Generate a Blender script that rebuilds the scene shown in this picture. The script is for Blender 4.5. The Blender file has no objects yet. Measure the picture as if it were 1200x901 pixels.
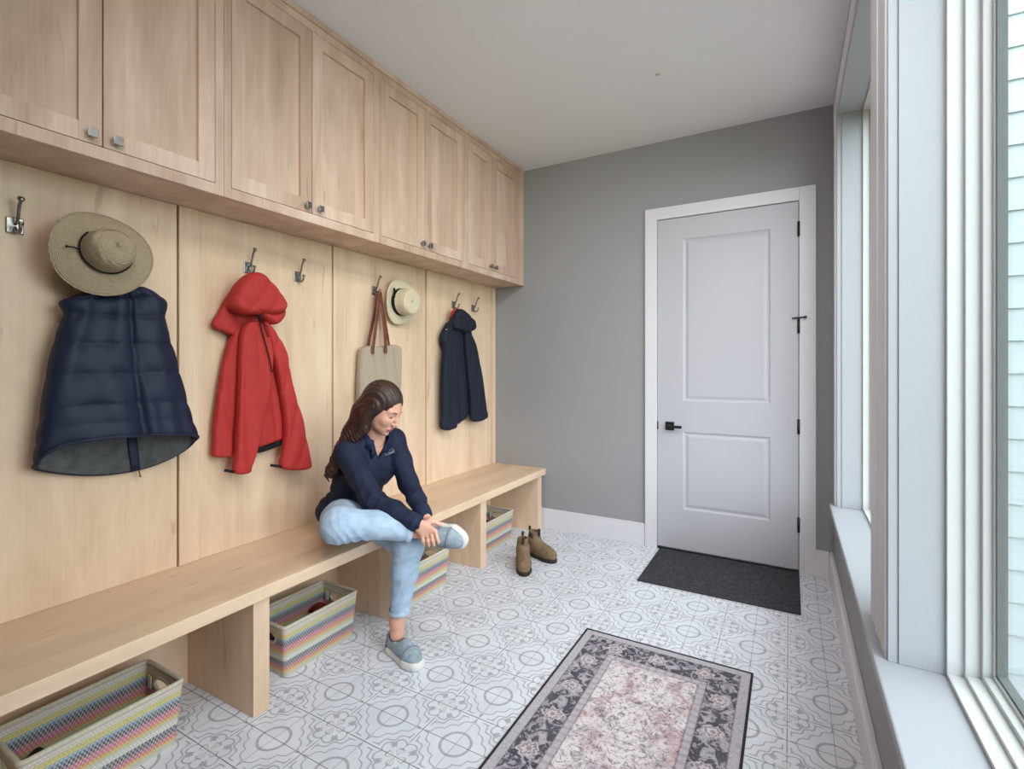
import bpy, math, random
import numpy as np
import openvdb
from mathutils import Vector, Matrix
from mathutils.bvhtree import BVHTree

random.seed(7)
SC = bpy.context.scene
COL = SC.collection
PI = math.pi

# ------------------------------------------------------------------ camera model (1200 x 901 photograph)
F_PX, TH, HZ, EYE, CX = 583.0, math.radians(29.21), 428.4, 1.355, 600.0
CT, ST = math.cos(TH), math.sin(TH)


def ray(u, v):
    a = (u - CX) / F_PX
    return np.array([a * CT - ST, a * ST + CT, -(v - HZ) / F_PX])


EYEV = np.array([0, 0, EYE])


def PD(u, v, d):
    """point seen at (u, v) at camera depth d"""
    return EYEV + ray(u, v) * d


def PX(u, v, x):
    r = ray(u, v)
    return EYEV + r * (x / r[0])


def PY(u, v, y):
    r = ray(u, v)
    return EYEV + r * (y / r[1])


def PZ(u, v, z=0.0):
    r = ray(u, v)
    return EYEV + r * ((z - EYE) / r[2])


RGT = np.array([CT, ST, 0.0])
FWD = np.array([-ST, CT, 0.0])
UP = np.array([0, 0, 1.0])

cam_d = bpy.data.cameras.new('camera')
cam = bpy.data.objects.new('camera', cam_d)
COL.objects.link(cam)
cam.location = (0, 0, EYE)
cam.rotation_euler = (PI / 2, 0, TH)
cam_d.sensor_width = 36.0
cam_d.lens = F_PX / 1200 * 36
cam_d.shift_y = -(450.5 - HZ) / 1200
cam_d.clip_start = 0.02
SC.camera = cam


# ------------------------------------------------------------------ node helpers
def srgb(r, g, b):
    f = lambda c: (c / 255 / 12.92) if c / 255 <= 0.04045 else ((c / 255 + 0.055) / 1.055) ** 2.4
    return (f(r), f(g), f(b), 1.0)


class Mat:
    def __init__(self, name, rough=0.5, spec=0.5, color=None, metal=0.0):
        self.m = bpy.data.materials.new(name)
        self.m.use_nodes = True
        self.nt = self.m.node_tree
        self.b = self.nt.nodes['Principled BSDF']
        self.b.inputs['Roughness'].default_value = rough
        self.b.inputs['Specular IOR Level'].default_value = spec
        self.b.inputs['Metallic'].default_value = metal
        if color is not None:
            self.b.inputs['Base Color'].default_value = color

    def n(self, t, **kw):
        x = self.nt.nodes.new(t)
        for k, v in kw.items():
            setattr(x, k, v)
        return x

    def link(self, a, b):
        self.nt.links.new(a, b)

    def put(self, sock, val):
        if isinstance(val, Ex):
            self.link(val.s, sock)
        elif isinstance(val, bpy.types.NodeSocket):
            self.link(val, sock)
        else:
            sock.default_value = val

    def math(self, op, a, b=None, c=None):
        x = self.n('ShaderNodeMath', operation=op)
        self.put(x.inputs[0], a)
        if b is not None:
            self.put(x.inputs[1], b)
        if c is not None:
            self.put(x.inputs[2], c)
        return Ex(self, x.outputs[0])

    def coords(self, kind='Object'):
        t = self.n('ShaderNodeTexCoord')
        return t.outputs[kind]

    def xyz(self, kind='Object'):
        s = self.n('ShaderNodeSeparateXYZ')
        self.link(self.coords(kind), s.inputs[0])
        return [Ex(self, s.outputs[i]) for i in range(3)]

    def vec(self, x, y, z):
        c = self.n('ShaderNodeCombineXYZ')
        for i, v in enumerate((x, y, z)):
            self.put(c.inputs[i], v)
        return c.outputs[0]

    def scaled(self, sx, sy, sz, src=None, rnd=False, kind='Object'):
        mp = self.n('ShaderNodeMapping')
        mp.inputs['Scale'].default_value = (sx, sy, sz)
        self.link(src or self.coords(kind), mp.inputs['Vector'])
        if rnd:
            oi = self.n('ShaderNodeObjectInfo')
            m = self.n('ShaderNodeMath', operation='MULTIPLY')
            m.inputs[1].default_value = 37.0
            self.link(oi.outputs['Random'], m.inputs[0])
            cb = self.n('ShaderNodeCombineXYZ')
            for i in range(3):
                self.link(m.outputs[0], cb.inputs[i])
            self.link(cb.outputs[0], mp.inputs['Location'])
        return mp.outputs[0]

    def noise(self, vec, scale=1.0, detail=4.0, rough=0.5, dist=0.0, out=0):
        x = self.n('ShaderNodeTexNoise')
        self.link(vec, x.inputs['Vector'])
        x.inputs['Scale'].default_value = scale
        x.inputs['Detail'].default_value = detail
        x.inputs['Roughness'].default_value = rough
        x.inputs['Distortion'].default_value = dist
        return Ex(self, x.outputs[out])

    def vor(self, vec, scale, feature='F1', out='Distance'):
        x = self.n('ShaderNodeTexVoronoi', feature=feature)
        self.link(vec, x.inputs['Vector'])
        x.inputs['Scale'].default_value = scale
        return Ex(self, x.outputs[out])

    def ramp(self, fac, stops):
        r = self.n('ShaderNodeValToRGB')
        self.put(r.inputs[0], fac)
        e = r.color_ramp.elements
        while len(e) < len(stops):
            e.new(0.5)
        for i, (p, c) in enumerate(stops):
            e[i].position = p
            e[i].color = c
        return r.outputs[0]

    def mix(self, fac, a, b, mode='MIX'):
        x = self.n('ShaderNodeMix', data_type='RGBA', blend_type=mode)
        self.put(x.inputs[0], fac)
        self.put(x.inputs[6], a)
        self.put(x.inputs[7], b)
        return x.outputs[2]

    def base(self, c):
        self.put(self.b.inputs['Base Color'], c)

    def bump(self, h, strength=0.3, dist=0.01):
        x = self.n('ShaderNodeBump')
        x.inputs['Strength'].default_value = strength
        x.inputs['Distance'].default_value = dist
        self.put(x.inputs['Height'], h)
        self.link(x.outputs[0], self.b.inputs['Normal'])


class Ex:
    def __init__(self, m, s):
        self.m, self.s = m, s

    def __add__(s, o): return s.m.math('ADD', s, o)
    __radd__ = __add__
    def __sub__(s, o): return s.m.math('SUBTRACT', s, o)
    def __rsub__(s, o): return s.m.math('SUBTRACT', o, s)
    def __mul__(s, o): return s.m.math('MULTIPLY', s, o)
    __rmul__ = __mul__
    def __truediv__(s, o): return s.m.math('DIVIDE', s, o)
    def __neg__(s): return s.m.math('MULTIPLY', s, -1.0)
    def abs(s): return s.m.math('ABSOLUTE', s)
    def sin(s): return s.m.math('SINE', s)
    def cos(s): return s.m.math('COSINE', s)
    def sqrt(s): return s.m.math('SQRT', s)
    def floor(s): return s.m.math('FLOOR', s)
    def max(s, o): return s.m.math('MAXIMUM', s, o)
    def min(s, o): return s.m.math('MINIMUM', s, o)
    def lt(s, o): return s.m.math('LESS_THAN', s, o)
    def gt(s, o): return s.m.math('GREATER_THAN', s, o)
    def mod(s, o): return s.m.math('FLOORED_MODULO', s, o)
    def pow(s, o): return s.m.math('POWER', s, o)
    def clamp(s): return s.m.math('MINIMUM', s.m.math('MAXIMUM', s, 0.0), 1.0)

    def line(s, w, soft=0.35):
        """1 where |s| < w, with a soft edge"""
        return ((w - s.abs()) / (w * soft) + 0.5).clamp()

    def below(s, t, soft):
        return ((t - s) / soft + 0.5).clamp()


# ------------------------------------------------------------------ mesh helpers
class MB:
    def __init__(self):
        self.v, self.f, self.smooth = [], [], []

    def add(self, vs, fs, smooth=False):
        o = len(self.v)
        self.v += [tuple(map(float, p)) for p in vs]
        self.f += [tuple(i + o for i in f) for f in fs]
        self.smooth += [smooth] * len(fs)
        return self

    def box(self, x0, x1, y0, y1, z0, z1):
        vs = [(x, y, z) for z in (z0, z1) for y in (y0, y1) for x in (x0, x1)]
        return self.add(vs, [(0, 2, 3, 1), (4, 5, 7, 6), (0, 1, 5, 4), (2, 6, 7, 3), (0, 4, 6, 2), (1, 3, 7, 5)])

    def obox(self, c, ax, half):
        c = np.array(c, float)
        ax = [np.array(a, float) / np.linalg.norm(a) for a in ax]
        vs = [c + sx * half[0] * ax[0] + sy * half[1] * ax[1] + sz * half[2] * ax[2]
              for sz in (-1, 1) for sy in (-1, 1) for sx in (-1, 1)]
        return self.add(vs, [(0, 2, 3, 1), (4, 5, 7, 6), (0, 1, 5, 4), (2, 6, 7, 3), (0, 4, 6, 2), (1, 3, 7, 5)])

    def hull8(self, bot, top):
        """frustum from 4 bottom points and 4 top points (same winding, ccw from above)"""
        vs = list(bot) + list(top)
        return self.add(vs, [(3, 2, 1, 0), (4, 5, 6, 7), (0, 1, 5, 4), (1, 2, 6, 5), (2, 3, 7, 6), (3, 0, 4, 7)])

    def tube(self, pts, r, n=12, closed=False, flat=None, cap=True):
        pts = [np.array(p, float) for p in pts]
        m = len(pts)
        rs = r if hasattr(r, '__len__') else [r] * m
        nrm = None
        vs = []
        for i in range(m):
            if closed:
                t = pts[(i + 1) % m] - pts[i - 1]
            else:
                t = pts[min(i + 1, m - 1)] - pts[max(i - 1, 0)]
            t = t / (np.linalg.norm(t) + 1e-12)
            if nrm is None:
                a = np.array([0, 0, 1.0]) if abs(t[2]) < 0.9 else np.array([1.0, 0, 0])
                if flat is not None:
                    a = np.array(flat[0], float)
                nrm = a - t * a.dot(t)
            else:
                nrm = nrm - t * nrm.dot(t)
            nrm = nrm / (np.linalg.norm(nrm) + 1e-12)
            b = np.cross(t, nrm)
            fr = flat[1] if flat is not None else 1.0
            for k in range(n):
                an = 2 * PI * k / n
                vs.append(pts[i] + rs[i] * (math.cos(an) * nrm * fr + math.sin(an) * b))
        fs = []
        for i in range(m if closed else m - 1):
            j = (i + 1) % m
            for k in range(n):
                l = (k + 1) % n
                fs.append((i * n + k, i * n + l, j * n + l, j * n + k))
        if not closed and cap:
            fs.append(tuple(range(n - 1, -1, -1)))
            fs.append(tuple((m - 1) * n + k for k in range(n)))
        return self.add(vs, fs, True)

    def lathe(self, prof, c, axis=(0, 0, 1), n=48, ref=(1, 0, 0), sc=(1, 1), closed=False):
        """prof: list of (radius, height) around axis through c"""
        w = np.array(axis, float); w /= np.linalg.norm(w)
        u = np.array(ref, float); u = u - w * u.dot(w); u /= np.linalg.norm(u)
        v = np.cross(w, u)
        c = np.array(c, float)
        vs, fs = [], []
        m = len(prof)
        for (r, h) in prof:
            for k in range(n):
                a = 2 * PI * k / n
                vs.append(c + w * h + r * (u * math.cos(a) * sc[0] + v * math.sin(a) * sc[1]))
        for i in range(m if closed else m - 1):
            j = (i + 1) % m
            for k in range(n):
                l = (k + 1) % n
                fs.append((i * n + k, i * n + l, j * n + l, j * n + k))
        if not closed:
            if prof[0][0] > 1e-6:
                fs.append(tuple(range(n - 1, -1, -1)))
            if prof[-1][0] > 1e-6:
                fs.append(tuple((m - 1) * n + k for k in range(n)))
        return self.add(vs, fs, True)

    def prism(self, poly, fn0, fn1):
        """poly of 2-d points; fn0/fn1 map a 2-d point to the two end faces"""
        n = len(poly)
        vs = [fn0(p) for p in poly] + [fn1(p) for p in poly]
        fs = [tuple(range(n - 1, -1, -1)), tuple(range(n, 2 * n))]
        for i in range(n):
            j = (i + 1) % n
            fs.append((i, j, n + j, n + i))
        return self.add(vs, fs)


ROOT = {}


def rootloc(o):
    while o.parent:
        o = o.parent
    return np.array(ROOT.get(o.name, (0, 0, 0)), float)


def link_mesh(name, v, f, smooth, mat, parent=None, origin=None, bevel=0.0, seg=2):
    me = bpy.data.meshes.new(name)
    v = np.asarray(v, float)
    if parent is not None:
        v = v - rootloc(parent)
    elif origin is not None:
        v = v - np.array(origin, float)
    me.from_pydata([tuple(p) for p in v], [], f)
    me.validate()
    if isinstance(smooth, bool):
        smooth = [smooth] * len(me.polygons)
    if len(smooth) == len(me.polygons):
        me.polygons.foreach_set('use_smooth', smooth)
    mats = mat if isinstance(mat, (list, tuple)) else [mat]
    for m in mats:
        me.materials.append(m.m if isinstance(m, Mat) else m)
    me.update()
    o = bpy.data.objects.new(name, me)
    COL.objects.link(o)
    if parent is not None:
        o.parent = parent
    elif origin is not None:
        o.location = tuple(map(float, origin))
        ROOT[o.name] = tuple(origin)
    if bevel:
        b = o.modifiers.new('edge', 'BEVEL')
        b.width = bevel
        b.segments = seg
        b.limit_method = 'ANGLE'
        b.angle_limit = math.radians(40)
    return o


def obj(name, mb, mat, parent=None, origin=None, bevel=0.0, seg=2, fixn=False):
    o = link_mesh(name, mb.v, mb.f, mb.smooth, mat, parent, origin, bevel, seg)
    import bmesh
    bm = bmesh.new()
    bm.from_mesh(o.data)
    bmesh.ops.recalc_face_normals(bm, faces=bm.faces)
    bm.to_mesh(o.data)
    bm.free()
    return o


def empty(name, loc):
    o = bpy.data.objects.new(name, None)
    COL.objects.link(o)
    o.location = tuple(map(float, loc))
    o.empty_display_size = 0.05
    ROOT[o.name] = tuple(loc)
    return o


def thing(name, label, cat, loc=(0, 0, 0), group=None):
    return tag(empty(name, loc), label, cat, group)


def tag(o, label, cat, group=None):
    o['label'] = label
    o['category'] = cat
    if group:
        o['group'] = group
    return o


def struct(name, mb, mat, bevel=0.0, label=None, cat=None, parent=None):
    o = obj(name, mb, mat, parent, bevel=bevel)
    if parent is None:
        o['kind'] = 'structure'
    if label:
        o['label'] = label
        o['category'] = cat
    return o


# ------------------------------------------------------------------ signed-distance modelling on a voxel grid
class SDF:
    def __init__(self, lo, hi, h):
        self.h = h
        self.lo = np.array(lo, float)
        self.n = np.ceil((np.array(hi, float) - self.lo) / h).astype(int) + 1
        self.F = np.full(self.n, 0.2, np.float32)

    def win(self, lo, hi):
        a = np.clip(np.floor((np.array(lo) - self.lo) / self.h).astype(int), 0, self.n)
        b = np.clip(np.ceil((np.array(hi) - self.lo) / self.h).astype(int) + 1, 0, self.n)
        if np.any(b <= a):
            return None, None
        ax = [self.lo[i] + self.h * np.arange(a[i], b[i]) for i in range(3)]
        G = np.meshgrid(*ax, indexing='ij')
        return (slice(a[0], b[0]), slice(a[1], b[1]), slice(a[2], b[2])), G

    def blend(self, sl, d, k, mode):
        A = self.F[sl]
        d = d.astype(np.float32)
        if mode == 'add':
            if k > 0:
                h = np.clip(0.5 + 0.5 * (A - d) / k, 0, 1)
                self.F[sl] = A * (1 - h) + d * h - k * h * (1 - h)
            else:
                self.F[sl] = np.minimum(A, d)
        elif mode == 'sub':
            if k > 0:
                h = np.clip(0.5 - 0.5 * (A + d) / k, 0, 1)
                self.F[sl] = A * (1 - h) - d * h + k * h * (1 - h)
            else:
                self.F[sl] = np.maximum(A, -d)

    def cone(self, a, b, r1, r2, k=0.01, flat=None, mode='add'):
        a = np.array(a, float); b = np.array(b, float)
        m = max(r1, r2) * (max(1.0, flat[1]) if flat else 1.0) + max(k, 0.01) + 3 * self.h
        sl, G = self.win(np.minimum(a, b) - m, np.maximum(a, b) + m)
        if sl is None:
            return self
        q = [G[i] - a[i] for i in range(3)]
        ba = b - a
        sc = 1.0
        if flat:
            nv = np.array(flat[0], float); nv /= np.linalg.norm(nv)
            s = flat[1]
            c = (q[0] * nv[0] + q[1] * nv[1] + q[2] * nv[2]) * (1 / s - 1)
            q = [q[i] + nv[i] * c for i in range(3)]
            ba = ba + nv * ba.dot(nv) * (1 / s - 1)
            sc = min(1.0, s)
        L = ba.dot(ba) + 1e-12
        t = np.clip((q[0] * ba[0] + q[1] * ba[1] + q[2] * ba[2]) / L, 0, 1)
        d = np.sqrt(sum((q[i] - t * ba[i]) ** 2 for i in range(3))) - (r1 + (r2 - r1) * t)
        self.blend(sl, d * sc, k, mode)
        return self

    def chain(self, pts, rs, k=0.01, flat=None, mode='add'):
        for i in range(len(pts) - 1):
            self.cone(pts[i], pts[i + 1], rs[i], rs[i + 1], k, flat, mode)
        return self

    def ell(self, c, axes, rad, k=0.01, mode='add'):
        c = np.array(c, float)
        m = max(rad) + max(k, 0.01) + 3 * self.h
        sl, G = self.win(c - m, c + m)
        if sl is None:
            return self
        q = [G[i] - c[i] for i in range(3)]
        s1 = 0; s2 = 0
        for a, r in zip(axes, rad):
            a = np.array(a, float); a /= np.linalg.norm(a)
            p = q[0] * a[0] + q[1] * a[1] + q[2] * a[2]
            s1 = s1 + (p / r) ** 2
            s2 = s2 + (p / r ** 2) ** 2
        k0 = np.sqrt(s1)
        d = k0 * (k0 - 1.0) / (np.sqrt(s2) + 1e-9)
        d = np.where(k0 < 0.05, -min(rad), d)
        self.blend(sl, d, k, mode)
        return self

    def rbox(self, c, axes, half, r, k=0.0, mode='add'):
        c = np.array(c, float)
        m = float(np.linalg.norm(half)) + max(k, 0.01) + 3 * self.h
        sl, G = self.win(c - m, c + m)
        if sl is None:
            return self
        q = [G[i] - c[i] for i in range(3)]
        dd = []
        for a, hf in zip(axes, half):
            a = np.array(a, float); a /= np.linalg.norm(a)
            dd.append(np.abs(q[0] * a[0] + q[1] * a[1] + q[2] * a[2]) - (hf - r))
        out = np.sqrt(sum(np.maximum(x, 0) ** 2 for x in dd))
        ins = np.minimum(np.maximum(np.maximum(dd[0], dd[1]), dd[2]), 0)
        self.blend(sl, out + ins - r, k, mode)
        return self

    def half(self, p, n, k=0.0):
        """keep the side of the plane that n points away from"""
        p = np.array(p, float); n = np.array(n, float); n /= np.linalg.norm(n)
        sl, G = self.win(self.lo - 1, self.lo + self.n * self.h + 1)
        d = sum((G[i] - p[i]) * n[i] for i in range(3))
        self.blend(sl, -d, k, 'sub')
        return self

    def disp(self, fn):
        sl, G = self.win(self.lo - 1, self.lo + self.n * self.h + 1)
        self.F[sl] += fn(*G).astype(np.float32)
        return self

    def surf(self):
        g = openvdb.FloatGrid(0.2)
        F = np.pad(self.F, 1, constant_values=0.2)
        g.copyFromArray(np.ascontiguousarray(F))
        p, t, q = g.convertToPolygons(0.0)
        v = (np.array(p) - 1) * self.h + self.lo
        f = [tuple(int(i) for i in x[::-1]) for x in q] + [tuple(int(i) for i in x[::-1]) for x in t]
        return v, f

    def obj(self, name, mat, parent=None, origin=None, flip=False):
        v, f = self.surf()
        o = link_mesh(name, v, f, True, mat, parent, origin)
        # outward normals
        import bmesh
        bm = bmesh.new(); bm.from_mesh(o.data)
        bmesh.ops.recalc_face_normals(bm, faces=bm.faces)
        bm.to_mesh(o.data); bm.free()
        for p in o.data.polygons:
            pass
        o.data.polygons.foreach_set('use_smooth', [True] * len(o.data.polygons))
        return o


def poly_sdf(P, Y, Z):
    """signed distance (negative inside) from a polygon to grids Y, Z"""
    P = np.asarray(P, float)
    d2 = np.full(Y.shape, 1e9)
    s = np.ones(Y.shape)
    n = len(P)
    for i in range(n):
        a, b = P[i], P[i - 1]
        e = b - a
        wy, wz = Y - a[0], Z - a[1]
        t = np.clip((wy * e[0] + wz * e[1]) / (e.dot(e) + 1e-12), 0, 1)
        d2 = np.minimum(d2, (wy - e[0] * t) ** 2 + (wz - e[1] * t) ** 2)
        c1 = Z >= a[1]; c2 = Z < b[1]; c3 = e[0] * wz > e[1] * wy
        fl = (c1 & c2 & c3) | (~c1 & ~c2 & ~c3)
        s = np.where(fl, -s, s)
    return s * np.sqrt(d2)


def spline(P, n=6, closed=True):
    """Catmull-Rom resampling of a polyline"""
    P = [np.array(p, float) for p in P]
    m = len(P)
    out = []
    for i in range(m if closed else m - 1):
        if closed:
            p0, p1, p2, p3 = P[i - 1], P[i], P[(i + 1) % m], P[(i + 2) % m]
        else:
            p0, p1, p2, p3 = P[max(i - 1, 0)], P[i], P[i + 1], P[min(i + 2, m - 1)]
        for k in range(n):
            t = k / n
            out.append(0.5 * ((2 * p1) + (-p0 + p2) * t + (2 * p0 - 5 * p1 + 4 * p2 - p3) * t * t + (-p0 + 3 * p1 - 3 * p2 + p3) * t ** 3))
    if not closed:
        out.append(P[-1])
    return out


def pillow(poly, xm, T, R, h=0.006, fold=None, mid=None):
    """cloth piece hanging parallel to the back panel: outline in (Y, Z), thickness 2T about the plane x = xm"""
    P = np.asarray(poly, float)
    m = 0.03
    lo = np.array([xm - T - 0.05, P[:, 0].min() - m, P[:, 1].min() - m])
    hi = np.array([xm + T + 0.06, P[:, 0].max() + m, P[:, 1].max() + m])
    s = SDF(lo, hi, h)
    sl, G = s.win(lo - 1, hi + 1)
    d2 = poly_sdf(P, G[1][0], G[2][0])[None]
    X = G[0] - xm
    if mid is not None:
        X = X - mid(G[1][0], G[2][0])[None]
    if fold is not None:
        X = X - fold(G[1][0], G[2][0])[None] * (X > -T * 0.3)
    s.F[:] = (np.sqrt(np.maximum(d2 + R, 0) ** 2 + (X * R / T) ** 2) - R) * min(1.0, T / R)
    return s


# ------------------------------------------------------------------ rendering look
SC.view_settings.view_transform = 'Standard'
SC.view_settings.look = 'None'
SC.view_settings.gamma = 1.0
SC.view_settings.use_curve_mapping = False
SC.cycles.max_bounces = 10
SC.cycles.diffuse_bounces = 6
SC.cycles.transparent_max_bounces = 12
SC.cycles.caustics_reflective = False
SC.cycles.caustics_refractive = False
SC.cycles.use_denoising = True
EXPOSURE = 1.68
FILL_W = 13.5
SKY = 2.42
# ------------------------------------------------------------------ materials
def wood(name, axis, dark=(205, 173, 143), light=(236, 210, 182), rough=0.42):
    """clear-finished maple; axis = grain direction 0/1/2"""
    m = Mat(name, rough, 0.35)
    sc = [9.0, 9.0, 9.0]
    sc[axis] = 0.55
    v = m.scaled(*sc, rnd=True)
    big = m.noise(v, 0.55, 3, 0.55, 0.6)
    sc2 = [95.0, 95.0, 95.0]
    sc2[axis] = 2.2
    fine = m.noise(m.scaled(*sc2, rnd=True), 1.0, 3, 0.6)
    sc3 = [5.0, 5.0, 5.0]
    sc3[axis] = 1.4
    fig = m.noise(m.scaled(*sc3, rnd=True), 1.0, 5, 0.65, 1.6)
    f = (big * 0.62 + fine * 0.20 + fig * 0.52 - 0.17).clamp()
    c = m.ramp(f, [(0.28, srgb(*dark)), (0.52, srgb(*[(a + b) / 2 + 3 for a, b in zip(dark, light)])), (0.72, srgb(*light))])
    # a few faint mineral streaks
    sc4 = [26.0, 26.0, 26.0]
    sc4[axis] = 3.2
    st = m.noise(m.scaled(*sc4, rnd=True), 1.0, 2, 0.5, 0.8)
    k = st.below(0.29, 0.06) * 0.30
    c = m.mix(k, c, srgb(150, 112, 80))
    m.base(c)
    m.bump(fine, 0.03, 0.002)
    return m


W_V = wood('maple_upright', 2)
W_H = wood('maple_lengthwise', 1)
W_D = wood('maple_door', 2, dark=(182, 149, 128), light=(230, 203, 184))


def paint(name, c, rough=0.5, tex=0.06, sc=240):
    m = Mat(name, rough, 0.35, srgb(*c))
    m.bump(m.noise(m.coords(), sc, 3, 0.6), tex, 0.002)
    return m


M_WALL = paint('grey_wall_paint', (152, 152, 154), 0.6)
M_CEIL = paint('ceiling_paint', (238, 240, 245), 0.75)
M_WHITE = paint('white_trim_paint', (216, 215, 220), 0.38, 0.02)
M_JAMB = paint('darkened_window_white', (162, 165, 171), 0.38, 0.02)  # copy of the trim white, darkened to offset strong window light
M_DOOR = paint('darkened_door_white', (184, 183, 190), 0.42, 0.02)  # same white as the trim, darkened to offset the light falling on the door
M_VINYL = paint('white_window_vinyl', (198, 200, 201), 0.35, 0.0)
M_BLACK = Mat('black_hardware', 0.42, 0.5, srgb(22, 22, 24))
M_PEWTER = Mat('brushed_nickel', 0.32, 0.5, srgb(150, 146, 140), 1.0)
M_GASKET = Mat('dark_gasket', 0.6, 0.3, srgb(96, 100, 100))
M_DARK = Mat('dark_void', 0.9, 0.1, srgb(30, 28, 26))


def glass():
    m = Mat('window_glass')
    nt = m.nt
    nt.nodes.remove(m.b)
    tr = m.n('ShaderNodeBsdfTransparent'); tr.inputs[0].default_value = (0.94, 0.97, 0.96, 1)
    gl = m.n('ShaderNodeBsdfGlossy'); gl.inputs['Roughness'].default_value = 0.02
    lw = m.n('ShaderNodeLayerWeight'); lw.inputs['Blend'].default_value = 0.5
    fr = Ex(m, lw.outputs['Facing']).pow(5.0) * 0.5 + 0.02
    mx = m.n('ShaderNodeMixShader')
    m.link(fr.s, mx.inputs[0]); m.link(tr.outputs[0], mx.inputs[1]); m.link(gl.outputs[0], mx.inputs[2])
    m.link(mx.outputs[0], nt.nodes['Material Output'].inputs[0])
    return m


M_GLASS = glass()


def tile_floor():
    m = Mat('patterned_cement_tile', 0.42, 0.4)
    X, Y, Z = m.xyz()
    # slight hand-printed wobble of the lines
    wob = m.noise(m.coords(), 18.0, 2, 0.5, out=0) * 0.012 - 0.006
    fx = ((X + 1.046) / 0.296 + 0.5).mod(1.0) - 0.5 + wob
    fy = ((Y - 2.355) / 0.2995 + 0.5).mod(1.0) - 0.5 + wob
    ax, ay = fx.abs(), fy.abs()
    rc = (ax * ax + ay * ay).sqrt()
    ink = (rc - 0.187).line(0.0175)
    s = ax + ay
    t = ax - ay
    q = s - 0.5
    # scalloped frame round each ring
    wv = (t * 12.566).cos().abs()
    ink = ink.max((q + 0.085 - wv * 0.055).line(0.0125))
    # corner rays
    gx, gy = 0.5 - ax, 0.5 - ay
    M_ = (gx + gy) * 0.7071
    N_ = ((gx - gy) * 0.7071).abs()
    blob = ((M_ - 0.205) * (M_ - 0.205) + N_ * N_).sqrt()
    ink = ink.max(blob.below(0.040, 0.014))
    pet = ((M_ - 0.196) * (M_ - 0.196) * 0.75 + (N_ - 0.078) * (N_ - 0.078) + (M_ - 0.19) * N_ * 0.35).sqrt()
    flower = (pet - 0.064).line(0.0095) * M_.gt(0.15).max(N_.gt(0.05))
    edge = (M_ - 0.292 + (N_ * 34.0).cos() * 0.022).line(0.0105) * N_.below(0.24, 0.02)
    ink = ink.max(flower).max(edge)
    mn = gx.min(gy)
    mxg = gx.max(gy)
    rayl = (mn).line(0.0075) * mxg.gt(0.27)
    ray2 = (mn - 0.048).line(0.007) * mxg.gt(0.29) * mxg.lt(0.40)
    ink = ink.max(rayl).max(ray2)
    rf = (gx * gx + gy * gy).sqrt()
    star = ((mn / (mxg + 0.001) - 0.42).line(0.14)) * rf.lt(0.115) * rf.gt(0.03)
    cl = m.noise(m.coords(), 9.0, 4, 0.6)
    fade = m.noise(m.coords(), 60.0, 3, 0.6)
    bg = m.ramp(cl, [(0.3, srgb(212, 214, 222)), (0.7, srgb(225, 227, 234))])
    c = m.mix((ink * (fade * 0.5 + 0.55)).clamp(), bg, srgb(156, 156, 162))
    c = m.mix(star * 0.55, c, srgb(186, 178, 165))
    tint = m.n('ShaderNodeTexWhiteNoise', noise_dimensions='2D')
    ix = ((X + 1.046) / 0.148).floor()
    iy = ((Y - 2.355) / 0.14975).floor()
    m.link(m.vec(ix, iy, 0.0), tint.inputs['Vector'])
    c = m.mix(Ex(m, tint.outputs['Value']) * 0.05, c, srgb(150, 150, 152))
    dx = (((X + 1.046) / 0.148 + 0.5).mod(1.0) - 0.5).abs() * 0.148
    dy = (((Y - 2.355) / 0.14975 + 0.5).mod(1.0) - 0.5).abs() * 0.14975
    gr = dx.below(0.0011, 0.0008) * 0.7
    gr = gr.max(dy.below(0.0015, 0.0009) * 0.9)
    c = m.mix(gr, c, srgb(104, 102, 102))
    m.base(c)
    m.bump(gr * -1.0, 0.25, 0.002)
    return m


M_TILE = tile_floor()
RUG_X0, RUG_X1, RUG_Y0, RUG_Y1 = -0.912, -0.140, 0.70, 2.420


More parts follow.
